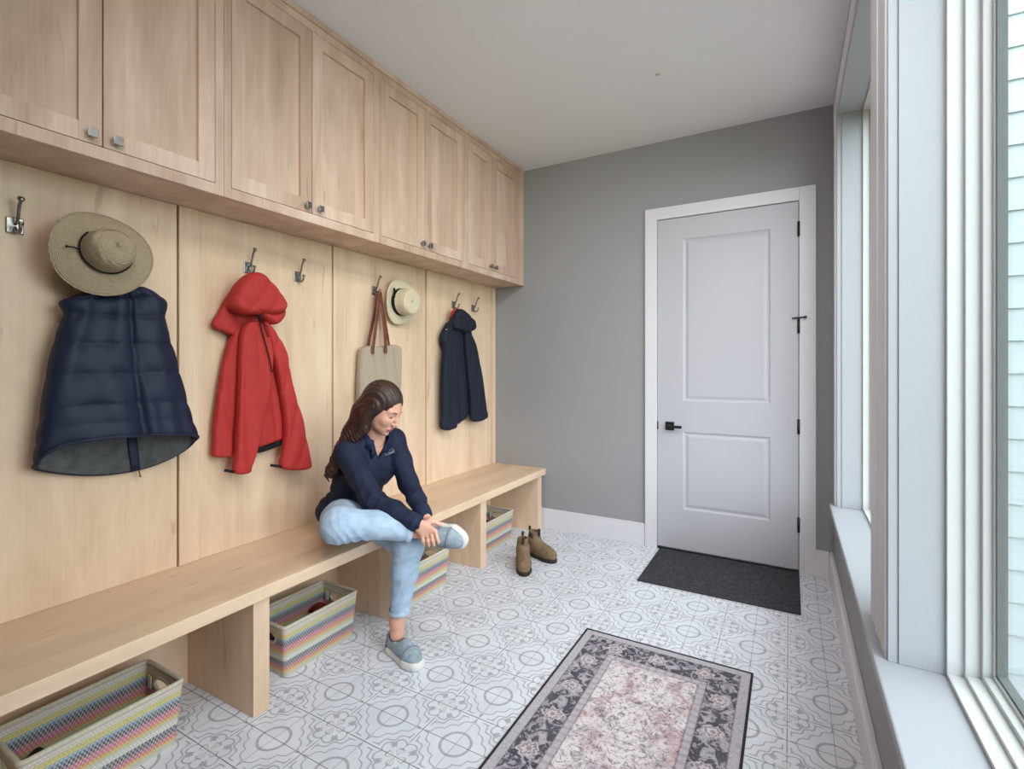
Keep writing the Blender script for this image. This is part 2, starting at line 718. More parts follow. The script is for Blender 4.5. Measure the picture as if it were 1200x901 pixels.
def rug_mat():
    m = Mat('distressed_rug_weave', 0.95, 0.1)
    X, Y, Z = m.xyz()
    cx, W2 = (RUG_X0 + RUG_X1) / 2, (RUG_X1 - RUG_X0) / 2
    cy, L2 = (RUG_Y0 + RUG_Y1) / 2, (RUG_Y1 - RUG_Y0) / 2
    px, py = X, Y
    ex = W2 - px.abs()
    ey = L2 - py.abs()
    e = ex.min(ey)
    side = ex.lt(ey)
    s = side * py + (1.0 - side) * px
    v = m.coords()
    n1 = m.noise(v, 26.0, 5, 0.65)
    n2 = m.noise(v, 75.0, 5, 0.7)
    n3 = m.noise(v, 6.0, 4, 0.6)
    grain = m.noise(v, 420.0, 2, 0.6)
    cream, pink = srgb(224, 214, 217), srgb(176, 132, 141)
    navy, grey = srgb(50, 51, 64), srgb(146, 140, 150)
    # field
    pk = (m.noise(v, 5.5, 4, 0.6, 0.6)).below(0.45, 0.10)
    field = m.mix((pk * 0.85 * (n1 * 1.6)).clamp(), cream, pink)
    # scrolling tendrils, mirrored about the centre line
    mv = m.vec(px.abs() * 1.0, py, 0.0)
    tn = m.noise(mv, 15.0, 2, 0.5, 1.8)
    scroll = (tn - 0.5).line(0.022) * (n2 * 2.2 - 0.5).clamp()
    field = m.mix((scroll * 0.85).clamp(), field, navy)
    tn2 = m.noise(mv, 21.0, 2, 0.5, 1.2)
    field = m.mix(((tn2 - 0.40).line(0.018) * 0.55 * n1 * 1.6).clamp(), field, srgb(120, 84, 92))
    blot = (n2.below(0.57, 0.05) * -1.0 + 1.0) * (n1.gt(0.46)) * 0.75
    field = m.mix(blot, field, srgb(96, 88, 98))
    gp = m.noise(mv, 8.0, 3, 0.6, 0.8).below(0.42, 0.08)
    field = m.mix((gp * (n1 * 2.6 - 0.8)).clamp() * 0.55, field, srgb(112, 108, 122))
    # central lozenges
    yy = ((Y + cy - 1.86) / 0.62 + 0.5).mod(1.0) - 0.5
    loz = px.abs() * 3.2 + yy.abs() * 2.2
    field = m.mix(((loz - 0.42 + n1 * 0.12 - 0.06).line(0.045) * 0.75 * (n2 * 4.0 - 1.6).clamp()).clamp(), field, srgb(84, 84, 98))
    field = m.mix(((loz - 0.22 + n1 * 0.10 - 0.05).line(0.035) * 0.75 * (n2 * 4.0 - 1.6).clamp()).clamp(), field, srgb(120, 92, 100))
    # border band
    band = m.mix((n1 * 0.9).clamp(), srgb(190, 182, 190), grey)
    bn = m.noise(m.vec(s, e, 0.0), 24.0, 3, 0.6, 1.4)
    band = m.mix(((bn.below(0.50, 0.05)) * (n2 * 2.2 + 0.1)).clamp(), band, navy)
    band = m.mix((bn - 0.55).line(0.02) * 0.5, band, navy)
    ss = (s / 0.2 + 0.5).mod(1.0) - 0.5
    rr = (ss * ss * 0.04 + (e - 0.108) * (e - 0.108)).sqrt()
    ang = m.math('ARCTAN2', e - 0.108, ss * 0.2)
    pet = rr + (ang * 8.0).cos() * 0.004 + (n1 - 0.5) * 0.05
    band = m.mix(pet.below(0.036, 0.006) * 0.85, band, srgb(206, 196, 200))
    band = m.mix((pet - 0.024).line(0.0045) * 0.7, band, srgb(92, 84, 96))
    band = m.mix(rr.below(0.010, 0.004) * 0.8, band, srgb(140, 104, 112))
    # guard stripes
    outer = m.mix((n2 * 1.3 - 0.3).clamp(), srgb(196, 190, 198), srgb(156, 150, 158))
    outer = m.mix(((m.noise(m.vec(s, e, 0.0), 70.0, 2, 0.5) - 0.5).line(0.03)) * 0.35, outer, srgb(100, 92, 100))
    inner = m.mix((n2 * 1.4 - 0.3).clamp(), srgb(200, 192, 198), srgb(146, 134, 144))
    inner = m.mix(((s * 170.0).sin().gt(0.3)) * 0.3, inner, srgb(108, 98, 108))
    c = m.mix(e.gt(0.048), outer, band)
    c = m.mix(e.gt(0.168), c, inner)
    c = m.mix(e.gt(0.200), c, field)
    for k in (0.048, 0.168, 0.2):
        c = m.mix((e - k).line(0.0035) * 0.55 * n2 * 1.6, c, navy)
    # wear
    c = m.mix((n3 * 0.5 - 0.12).clamp() * 0.7, c, srgb(200, 188, 192))
    c = m.mix((grain * 0.5 - 0.1).clamp() * 0.35, c, srgb(120, 112, 118))
    m.base(c)
    m.bump(grain, 0.4, 0.002)
    return m


M_RUG = rug_mat()


def mat_mat():
    m = Mat('charcoal_doormat_pile', 0.95, 0.1)
    v = m.coords()
    a = m.noise(v, 190.0, 3, 0.7)
    b = m.noise(v, 40.0, 4, 0.7)
    c = m.ramp(a * 0.75 + b * 0.25, [(0.35, srgb(40, 40, 43)), (0.55, srgb(66, 66, 70)), (0.72, srgb(128, 128, 132))])
    m.base(c)
    m.bump(a, 0.8, 0.004)
    return m


M_MAT = mat_mat()


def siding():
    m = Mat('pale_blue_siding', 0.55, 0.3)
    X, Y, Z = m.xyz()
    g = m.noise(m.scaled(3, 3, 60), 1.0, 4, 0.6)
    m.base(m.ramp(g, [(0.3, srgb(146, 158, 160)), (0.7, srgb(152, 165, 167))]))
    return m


M_SIDING = siding()


def cloth(name, c1, c2, rough=0.8, sc=60.0, spec=0.25, weave=700.0, sheen=0.0):
    m = Mat(name, rough, spec)
    v = m.coords()
    n = m.noise(v, sc, 4, 0.6)
    m.base(m.ramp(n, [(0.3, srgb(*c1)), (0.7, srgb(*c2))]))
    m.bump(m.noise(v, weave, 2, 0.5), 0.12, 0.001)
    if sheen:
        m.b.inputs['Sheen Weight'].default_value = sheen
    return m


M_NAVY_NYLON = cloth('navy_quilted_nylon', (22, 28, 50), (28, 36, 60), 0.6, 14.0, 0.35)
M_VEST_LINING = cloth('grey_lining', (66, 68, 70), (92, 92, 92), 0.8, 25.0)
M_RED = cloth('red_shell_fabric', (172, 48, 45), (184, 55, 50), 0.7, 20.0, 0.3)
M_RED_IN = cloth('red_collar_loop', (170, 50, 52), (184, 60, 60), 0.7, 20.0)
M_NAVY_SHELL = cloth('dark_navy_shell', (22, 25, 38), (30, 34, 50), 0.7, 18.0, 0.3)
M_BLACK_CLOTH = cloth('black_webbing', (18, 18, 20), (30, 30, 32), 0.8)
M_CANVAS = cloth('taupe_canvas', (162, 146, 128), (180, 165, 147), 0.92, 140.0, 0.1, 500.0)
M_LEATHER = cloth('tan_strap_leather', (92, 46, 30), (122, 68, 46), 0.5, 30.0, 0.4)
M_SUEDE = cloth('brown_suede', (110, 90, 70), (138, 116, 93), 0.9, 45.0, 0.15)
M_SOLE_DK = cloth('dark_brown_rubber', (44, 36, 32), (58, 48, 42), 0.7)
M_ELASTIC = cloth('brown_elastic', (66, 54, 44), (84, 68, 56), 0.9, 80.0)
M_JEANS = cloth('light_wash_denim', (154, 176, 199), (180, 199, 218), 0.9, 22.0, 0.15, 800.0)
M_JEANS_HEM = cloth('pale_denim_hem', (176, 196, 214), (200, 214, 228), 0.9, 30.0, 0.15)
M_POLO = cloth('navy_polo_knit', (24, 30, 50), (32, 39, 62), 0.75, 22.0, 0.3)
M_POLO_DK = cloth('navy_polo_collar', (27, 35, 60), (35, 44, 72), 0.75, 30.0, 0.3)
M_THREAD = Mat('white_thread', 0.8, 0.2, srgb(196, 200, 210))
M_SHOE = cloth('grey_blue_knit', (126, 140, 150), (160, 174, 184), 0.85, 50.0, 0.15, 400.0)
M_SHOE_D = cloth('grey_knit_heel', (112, 114, 122), (136, 138, 146), 0.85, 50.0, 0.15, 400.0)
M_SOLE_W = cloth('white_foam_sole', (206, 204, 198), (226, 224, 220), 0.6, 20.0)
M_GOLD = Mat('gold', 0.3, 0.5, srgb(206, 170, 120), 1.0)
M_SILVER = Mat('silver', 0.25, 0.5, srgb(190, 190, 190), 1.0)
M_BRONZE = Mat('bronze_zip_pull', 0.4, 0.5, srgb(150, 104, 60), 0.8)


def skin():
    m = Mat('skin', 0.5, 0.35)
    v = m.coords()
    n = m.noise(v, 30.0, 3, 0.6)
    m.base(m.ramp(n, [(0.3, srgb(214, 158, 138)), (0.7, srgb(226, 174, 152))]))
    m.b.inputs['Subsurface Weight'].default_value = 0.08
    m.b.inputs['Subsurface Radius'].default_value = (0.012, 0.005, 0.003)
    m.b.inputs['Subsurface Scale'].default_value = 0.5
    return m


M_SKIN = skin()
M_LIP = Mat('lips', 0.45, 0.4, srgb(190, 104, 106))
M_LASH = Mat('brow_and_lash', 0.7, 0.2, srgb(66, 42, 36))


def hair():
    m = Mat('brown_hair', 0.42, 0.5)
    v = m.scaled(160, 160, 22)
    n = m.noise(v, 1.0, 4, 0.65, 0.6)
    b = m.noise(m.coords(), 9.0, 2, 0.5)
    m.base(m.ramp(n * 0.7 + b * 0.3, [(0.32, srgb(30, 19, 17)), (0.55, srgb(60, 38, 31)), (0.75, srgb(98, 64, 48))]))
    m.bump(n, 0.5, 0.004)
    return m


M_HAIR = hair()


def straw(name, c1, c2, cen, axis, ring=260.0):
    """woven straw: concentric stitched braid about the hat's own axis"""
    m = Mat(name, 0.85, 0.15)
    X, Y, Z = m.xyz()
    dx, dy, dz = X - cen[0], Y - cen[1], Z - cen[2]
    h = dx * axis[0] + dy * axis[1] + dz * axis[2]
    r2 = dx * dx + dy * dy + dz * dz - h * h
    r = r2.max(0.0).sqrt()
    w = ((r + h * 0.6) * ring * 6.2832).sin() * 0.5 + 0.5
    n = m.noise(m.coords(), 120.0, 3, 0.7)
    f = w * 0.45 + n * 0.55
    m.base(m.ramp(f, [(0.25, srgb(*c1)), (0.7, srgb(*c2))]))
    m.bump(f, 0.5, 0.003)
    return m


def basket_mat():
    m = Mat('striped_woven_basket', 0.85, 0.15)
    X, Y, Z = m.xyz()
    zz = (Z / 0.0092).floor()
    # colour of each woven row, from the floor up
    rows = [(206, 200, 186), (190, 196, 190), (226, 190, 80), (222, 120, 90), (216, 84, 120), (120, 92, 130), (60, 62, 92), (66, 88, 120),
            (222, 222, 220), (226, 224, 214), (196, 206, 190), (222, 190, 70), (226, 132, 76), (220, 96, 128), (206, 90, 140), (84, 70, 110),
            (48, 54, 92), (64, 106, 150), (120, 170, 196), (222, 198, 80), (206, 196, 90), (214, 206, 188), (226, 204, 206), (214, 206, 190)]
    r = m.n('ShaderNodeValToRGB')
    r.color_ramp.interpolation = 'CONSTANT'
    N = len(rows)
    m.put(r.inputs[0], ((zz + 0.5) / N).clamp())
    e = r.color_ramp.elements
    while len(e) < N:
        e.new(0.5)
    for i, c in enumerate(rows):
        e[i].position = i / N
        e[i].color = srgb(*c)
    # woven checks: alternate stitches show the neutral warp
    par = (zz * 0.5).mod(1.0)
    st = (((X + Y) / 0.011 + par).mod(1.0) - 0.5).abs()
    gap = st.gt(0.26)
    rowgap = ((Z / 0.0092).mod(1.0) - 0.5).abs().gt(0.40)
    c = m.mix(0.16, r.outputs[0], srgb(196, 186, 170))
    c = m.mix(gap * 0.70, c, srgb(204, 196, 180))
    c = m.mix(rowgap * 0.35, c, srgb(90, 84, 76))
    m.base(c)
    m.bump((0.5 - st) * 1.0 + rowgap * -0.5, 0.6, 0.004)
    return m


M_BASKET = basket_mat()
M_RIM = cloth('basket_rim_cord', (186, 178, 158), (208, 200, 180), 0.9, 120.0)
M_LABEL = Mat('white_fabric_label', 0.8, 0.2, srgb(220, 218, 212))
M_TAUPE_SHOE = cloth('dark_brown_leather', (40, 30, 26), (58, 44, 36), 0.5)
M_MAROON = cloth('maroon_canvas', (96, 28, 34), (120, 38, 42), 0.85)
M_BLUE_KNIT = cloth('blue_grey_knit', (62, 78, 104), (120, 136, 156), 0.85)
M_GRAVEL = cloth('reddish_deck_boards', (150, 118, 112), (172, 140, 134), 0.8, 6.0)
M_GREEN = cloth('grass', (70, 96, 52), (98, 126, 70), 0.9, 3.0)
# ------------------------------------------------------------------ the room
XL, XR = -2.300, 0.240            # left wall, window wall
YF, YN = 3.770, -1.900            # far wall, wall behind the camera
ZC = 3.020
SILL, HEAD = 0.540, 2.820
WT = 0.230                        # wall thickness
XGL = XR + 0.215                  # plane of the glass

struct('floor', MB().box(XL - 0.1, XR + 0.02, YN - 0.1, YF + 0.1, -0.10, 0.0), M_TILE)
struct('ceiling', MB().box(XL - 0.1, XR + WT, YN - 0.1, YF + 0.1, ZC, ZC + 0.12), M_CEIL)
struct('wall_left', MB().box(XL - 0.12, XL, YN - 0.1, YF + 0.1, 0, ZC), M_WALL)

# far wall with the door opening
DX0, DX1, DZ1 = -0.868, 0.056, 2.440
fw = MB()
fw.box(XL, DX0, YF, YF + 0.12, 0, ZC)
fw.box(DX1, XR + WT, YF, YF + 0.12, 0, ZC)
fw.box(DX0, DX1, YF, YF + 0.12, DZ1, ZC)
struct('wall_far', fw, M_WALL)

struct('wall_near', MB().box(XL, XR + WT, YN - 0.12, YN, 0, ZC), M_WALL)

WINS = [(1.990, 3.440), (0.270, 1.720)]
rw = MB()
rw.box(XR, XR + WT, YN, YF, 0, SILL - 0.03)
rw.box(XR, XR + WT, YN, YF, HEAD, ZC)
ys = [YF] + [y for w in WINS for y in (w[1], w[0])] + [YN]
for i in range(0, len(ys), 2):
    rw.box(XR, XR + WT, ys[i + 1], ys[i], SILL - 0.03, HEAD)
struct('wall_right', rw, M_WALL)

# stool running under all three windows, with its nose proud of the wall
out = [(XR - 0.038, 0.18), (XR - 0.038, 3.50), (XR, 3.50)]
for (a, b) in WINS:
    out += [(XR, b), (XR + 0.125, b), (XR + 0.125, a), (XR, a)]
out += [(XR, 0.18)]
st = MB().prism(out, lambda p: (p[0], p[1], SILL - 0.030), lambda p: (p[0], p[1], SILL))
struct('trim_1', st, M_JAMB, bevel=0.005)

# white boards that line the openings and the flat casings on the room side
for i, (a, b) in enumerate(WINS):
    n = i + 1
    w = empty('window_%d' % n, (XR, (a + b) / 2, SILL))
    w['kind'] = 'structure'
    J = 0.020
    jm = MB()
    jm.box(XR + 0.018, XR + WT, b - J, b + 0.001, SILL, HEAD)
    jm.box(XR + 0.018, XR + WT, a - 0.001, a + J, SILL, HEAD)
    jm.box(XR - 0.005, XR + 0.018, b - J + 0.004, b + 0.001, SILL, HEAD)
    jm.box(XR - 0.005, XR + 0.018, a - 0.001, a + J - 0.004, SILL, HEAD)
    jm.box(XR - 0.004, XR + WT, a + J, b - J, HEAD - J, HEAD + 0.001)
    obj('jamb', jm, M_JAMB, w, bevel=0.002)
    # vinyl frame in three steps, deepest towards the glass
    fr = MB()
    y0, y1, z0, z1 = a + J, b - J, SILL, HEAD - J

    def ring(mb, x0, x1, t, yy0, yy1, zz0, zz1):
        mb.box(x0, x1, yy0, yy0 + t, zz0, zz1)
        mb.box(x0, x1, yy1 - t, yy1, zz0, zz1)
        mb.box(x0, x1, yy0 + t, yy1 - t, zz0, zz0 + t)
        mb.box(x0, x1, yy0 + t, yy1 - t, zz1 - t, zz1)
    x0 = XR + 0.117
    ring(fr, x0, XR + WT, 0.012, y0, y1, z0, z1)
    ring(fr, x0 + 0.034, XR + WT, 0.012, y0 + 0.012, y1 - 0.012, z0 + 0.012, z1 - 0.012)
    obj('frame', fr, M_VINYL, w, bevel=0.002)
    t = 0.024
    sa = MB()
    ring(sa, x0 + 0.064, XR + WT - 0.006, 0.014, y0 + t, y1 - t, z0 + t, z1 - t)
    t2 = t + 0.014
    ring(sa, x0 + 0.082, XR + WT - 0.010, 0.010, y0 + t2, y1 - t2, z0 + t2, z1 - t2)
    obj('sash', sa, M_VINYL, w, bevel=0.002)
    t3 = t2 + 0.010
    gk = MB()
    ring(gk, XGL - 0.012, XGL + 0.008, 0.007, y0 + t3, y1 - t3, z0 + t3, z1 - t3)
    obj('gasket', gk, M_GASKET, w)
    t4 = t3 + 0.003
    obj('pane', MB().box(XGL - 0.002, XGL + 0.002, y0 + t4, y1 - t4, z0 + t4, z1 - t4), M_GLASS, w)

# flat casing: head, far leg, and the boards over the posts between the windows
cs = MB()
CW = 0.088
cs.box(XR - 0.014, XR, WINS[-1][0] - CW, WINS[0][1] + CW, HEAD - 0.003, HEAD + CW)
cs.box(XR - 0.014, XR, WINS[0][1] - 0.003, WINS[0][1] + CW, SILL, HEAD)
cs.box(XR - 0.014, XR, WINS[-1][0] - CW, WINS[-1][0] + 0.003, SILL, HEAD)
struct('trim_2', cs, M_WHITE, bevel=0.003)
pc = MB()
for i in range(1):
    hi, lo = WINS[i][0], WINS[i + 1][1]
    pc.box(XR - 0.010, XR, lo - 0.003, hi + 0.003, SILL, HEAD - 0.003)
    mid = (hi + lo) / 2
    pc.box(XR - 0.0125, XR - 0.009, mid - 0.012, mid + 0.030, SILL, HEAD - 0.003)
struct('trim_3', pc, M_WHITE, bevel=0.003)


# baseboards
def baseboard(name, boxes):
    mb = MB()
    for (x0, x1, y0, y1, axis, sgn) in boxes:
        mb.box(x0, x1, y0, y1, 0, 0.150)
        if axis == 'y':
            mb.box(x0, x1, y0 + (0.006 if sgn > 0 else 0), y1 - (0.006 if sgn < 0 else 0), 0.150, 0.166)
        else:
            mb.box(x0 + (0.006 if sgn > 0 else 0), x1, y0, y1, 0.150, 0.166)
    return struct(name, mb, M_WHITE, bevel=0.003)


baseboard('baseboard_far', [(-2.25, -0.955, YF - 0.020, YF, 'y', 1), (0.145, XR - 0.024, YF - 0.020, YF, 'y', 1)])
baseboard('baseboard_right', [(XR - 0.024, XR, YN, YF, 'x', 1)])
baseboard('baseboard_near', [(XL, XR - 0.024, YN, YN + 0.02, 'n', 0)])

# ------------------------------------------------------------------ the door in the far wall
door = empty('door_1', (DX0, YF, 0))
door['kind'] = 'structure'
cas = MB()
C0, C1, CT1 = -0.952, 0.146, 2.523
YC = YF - 0.020
cas.box(C0, DX0 + 0.004, YC, YF, 0, CT1)
cas.box(DX1 - 0.004, C1, YC, YF, 0, CT1)
cas.box(DX0 + 0.004, DX1 - 0.004, YC, YF, DZ1 - 0.004, CT1)
cas.box(DX0 - 0.001, DX0 + 0.006, YF, YF + 0.12, 0, DZ1)
cas.box(DX1 - 0.006, DX1 + 0.001, YF, YF + 0.12, 0, DZ1)
cas.box(DX0, DX1, YF, YF + 0.12, DZ1 - 0.006, DZ1 + 0.001)
obj('casing', cas, M_WHITE, door, bevel=0.002)

YD = YF - 0.012                    # room face of the slab
SX0, SX1, SZ0, SZ1 = DX0 + 0.009, DX1 - 0.009, 0.022, DZ1 - 0.010
p_up = [PY(800.6, 279, YD), PY(904, 269, YD), PY(901.5, 473, YD), PY(800.6, 470, YD)]
p_lo = [PY(800.6, 506, YD), PY(902, 512, YD), PY(903, 611.5, YD), PY(800.6, 595.6, YD)]
UX0, UX1 = (p_up[0][0] + p_up[3][0]) / 2, (p_up[1][0] + p_up[2][0]) / 2
UZ0, UZ1 = (p_up[2][2] + p_up[3][2]) / 2, (p_up[0][2] + p_up[1][2]) / 2
LZ0, LZ1 = (p_lo[2][2] + p_lo[3][2]) / 2, (p_lo[0][2] + p_lo[1][2]) / 2
sl = MB()


def rect(x0, x1, z0, z1, y):
    return [(x0, y, z0), (x1, y, z0), (x1, y, z1), (x0, y, z1)]


# face of the slab around two moulded panels
xs = [SX0, UX0, UX1, SX1]
zs = [SZ0, LZ0, LZ1, UZ0, UZ1, SZ1]
for i in range(3):
    for j in range(5):
        if i == 1 and j in (1, 3):
            continue
        sl.add(rect(xs[i], xs[i + 1], zs[j], zs[j + 1], YD), [(0, 1, 2, 3)])
for (z0, z1) in ((LZ0, LZ1), (UZ0, UZ1)):
    steps = [(0.0, 0.0), (0.008, 0.006), (0.018, 0.008), (0.030, 0.004), (0.040, 0.002)]
    for k in range(len(steps) - 1):
        a, da = steps[k]
        b, db = steps[k + 1]
        A = rect(UX0 + a, UX1 - a, z0 + a, z1 - a, YD + da)
        B = rect(UX0 + b, UX1 - b, z0 + b, z1 - b, YD + db)
        sl.add(A + B, [(i, (i + 1) % 4, 4 + (i + 1) % 4, 4 + i) for i in range(4)])
    a, da = steps[-1]
    sl.add(rect(UX0 + a, UX1 - a, z0 + a, z1 - a, YD + da), [(0, 1, 2, 3)])
A = rect(SX0, SX1, SZ0, SZ1, YD)
B = rect(SX0, SX1, SZ0, SZ1, YD + 0.044)
sl.add(A + B, [(i, (i + 1) % 4, 4 + (i + 1) % 4, 4 + i) for i in range(4)] + [(7, 6, 5, 4)])
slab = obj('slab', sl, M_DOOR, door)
stop = MB()
stop.box(DX0 + 0.006, DX0 + 0.022, YD + 0.050, YD + 0.066, 0, DZ1 - 0.006)
stop.box(DX1 - 0.022, DX1 - 0.006, YD + 0.050, YD + 0.066, 0, DZ1 - 0.006)
stop.box(DX0 + 0.016, DX1 - 0.016, YD + 0.050, YD + 0.066, DZ1 - 0.018, DZ1 - 0.006)
obj('door_stop', stop, M_DARK, door)
obj('threshold', MB().box(DX0 + 0.006, DX1 - 0.006, YD - 0.002, YD + 0.080, 0, 0.016), M_BLACK, door, bevel=0.003)
for v in (268, 382, 500, 615):
    c = PY(938, v, YD)
    hb = MB().tube([(DX1 - 0.007, YD - 0.004, c[2] - 0.048), (DX1 - 0.007, YD - 0.004, c[2] + 0.048)], 0.0085, 12)
    hb.box(DX1 - 0.014, DX1 - 0.001, YD - 0.003, YD + 0.006, c[2] - 0.046, c[2] + 0.046)
    hg = obj('hinge', hb, M_BLACK, door)
    if v == 382:
        zt = c[2] + 0.052
        sp = MB().tube([(DX1 - 0.044, YD - 0.012, zt), (DX1 + 0.030, YD - 0.028, zt + 0.004)], 0.0045, 10)
        sp.lathe([(0.0, -0.006), (0.008, -0.006), (0.008, 0.004), (0, 0.006)], (DX1 - 0.046, YD - 0.010, zt), (-1, 0, 0), 12)
        sp.lathe([(0.0, -0.006), (0.008, -0.006), (0.008, 0.004), (0, 0.006)], (DX1 + 0.032, YD - 0.024, zt + 0.004), (0.8, 0.4, 0), 12)
        obj('hinge_pin_stop', sp, M_BLACK, hg)
kc = PY(785, 499, YD)
hd = obj('handle', MB().box(kc[0] - 0.031, kc[0] + 0.031, YD - 0.009, YD, kc[2] - 0.031, kc[2] + 0.031), M_BLACK, door, bevel=0.002)
lv = MB().tube([(kc[0], YD - 0.008, kc[2]), (kc[0], YD - 0.048, kc[2])], 0.011, 14)
lv.box(kc[0] - 0.012, kc[0] + 0.092, YD - 0.056, YD - 0.044, kc[2] - 0.010, kc[2] + 0.010)
obj('lever', lv, M_BLACK, hd, bevel=0.002)
obj('latch_plate', MB().box(SX0 - 0.006, SX0 + 0.004, YD - 0.002, YD + 0.004, kc[2] - 0.030, kc[2] + 0.030), M_BLACK, door)

# ------------------------------------------------------------------ outside the windows
YS = 3.720                          # lap-sided wall of the neighbouring wing
EXPO = 0.1785
sd = MB()
c0 = PY(1168, 98, YS)[2]
zb = -0.300
k0 = int(math.floor((c0 - zb) / EXPO))
z = c0 - k0 * EXPO
SX_A, SX_B = XR + WT, 7.0
while z < 4.6:
    lo_, hi_ = z, z + EXPO
    v = [(SX_A, YS - 0.014, lo_), (SX_B, YS - 0.014, lo_), (SX_B, YS, hi_), (SX_A, YS, hi_),
         (SX_A, YS + 0.01, lo_), (SX_B, YS + 0.01, lo_), (SX_B, YS + 0.01, hi_ + 0.01), (SX_A, YS + 0.01, hi_ + 0.01)]
    sd.add(v, [(0, 1, 2, 3), (1, 0, 4, 5), (3, 2, 6, 7), (4, 7, 6, 5), (0, 3, 7, 4), (2, 1, 5, 6)])
    z += EXPO
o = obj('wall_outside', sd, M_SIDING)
o['kind'] = 'structure'
sk = MB().box(SX_A, SX_B, YS - 0.024, YS + 0.01, zb - 0.30, c0 - k0 * EXPO - 0.012)
sk.box(SX_A, SX_B, YS - 0.034, YS + 0.01, c0 - k0 * EXPO - 0.022, c0 - k0 * EXPO + 0.006)
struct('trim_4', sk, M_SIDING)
ow = MB().box(XR + WT, XR + WT + 0.015, YN - 3, YS, -0.45, 0.45)
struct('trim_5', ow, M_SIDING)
dk = MB()
x = XR + WT + 0.02
while x < 3.6:
    dk.box(x, x + 0.136, YN - 4, YS - 0.03, -0.475, -0.450)
    x += 0.142
struct('floor_outside', dk, M_GRAVEL)
struct('ground_outside', MB().box(-30, 40, -40, 40, -0.75, -0.50), M_GREEN)

# a small sensor cap in the ceiling
cp = PZ(771, 87, ZC)
tag(obj('sensor_cap', MB().lathe([(0, -0.005), (0.010, -0.005), (0.014, 0.0)], (cp[0], cp[1], cp[2]), (0, 0, 1), 20), Mat('cream_plastic', 0.5, 0.4, srgb(206, 190, 160)), origin=cp),
    'tiny cream sensor cap on the grey ceiling above the door', 'sensor')
# ------------------------------------------------------------------ maple back panels and battens
XP = -2.281                        # face of the back panels
BT, BB = 0.498, 0.446              # bench seat: top and underside
CZ0 = 2.040                        # underside of the wall cabinets
BATT = [(1.159, 1.240), (1.981, 2.056), (2.813, 2.874), (3.712, 3.768)]
edges = [0.330] + [v for b in BATT for v in b]
panel_lab = ['wide maple back panel behind the navy vest and straw sun hat',
             'maple back panel behind the red jacket',
             'maple back panel behind the canvas tote and small straw hat',
             'maple back panel behind the dark navy jacket, beside the grey wall']
batt_lab = ['upright maple batten between the navy vest and the red jacket',
            'upright maple batten between the red jacket and the canvas tote',
            'upright maple batten between the small straw hat and the dark navy jacket',
            'upright maple batten at the grey wall end of the panelling']
for i in range(4):
    a = edges[2 * i]; b = edges[2 * i + 1]
    o = obj('back_panel', MB().box(XL + 0.001, XP, a + 0.001, b - 0.006, BT + 0.001, CZ0 - 0.001), W_V, origin=(XP, (a + b) / 2, BT), bevel=0.001)
    tag(o, panel_lab[i], 'panel', 'maple back panels over the bench')
for i, (a, b) in enumerate(BATT):
    o = obj('batten', MB().box(XL + 0.001, XP + 0.008, a, b, BT + 0.001, CZ0 - 0.001), W_V, origin=(XP, (a + b) / 2, BT), bevel=0.0015)
    tag(o, batt_lab[i], 'batten', 'upright battens over the bench')

# ------------------------------------------------------------------ wall cabinets
XC = -1.991                        # face of the doors and face frame
bounds = [0.325, 1.184, 2.050, 2.896, 3.768]
doors = [[(0.362, 0.7765), (0.7805, 1.147)], [(1.216, 1.605), (1.609, 2.009)],
         [(2.066, 2.4445), (2.4485, 2.862)], [(2.930, 3.2505), (3.2545, 3.648)]]
DZ0, DZT = 2.081, 2.952
cab_lab = ['maple two-door wall cabinet above the navy vest and sun hat',
           'maple two-door wall cabinet above the red jacket',
           'maple two-door wall cabinet above the canvas tote and small straw hat',
           'maple two-door wall cabinet above the dark navy jacket, against the grey wall']


def shaker_door(y0, y1, parent):
    t, rail, rec = 0.021, 0.062, 0.013
    mb = MB()
    x0, x1 = XC - t, XC
    mb.box(x0, x1, y0, y0 + rail, DZ0, DZT)
    mb.box(x0, x1, y1 - rail, y1, DZ0, DZT)
    mb.box(x0, x1, y0 + rail, y1 - rail, DZ0, DZ0 + rail)
    mb.box(x0, x1, y0 + rail, y1 - rail, DZT - rail, DZT)
    d = obj('door', mb, W_D, parent, bevel=0.0012)
    obj('door_panel', MB().box(x0 + 0.002, x1 - rec, y0 + rail - 0.001, y1 - rail + 0.001, DZ0 + rail - 0.001, DZT - rail + 0.001), W_D, d)
    return d


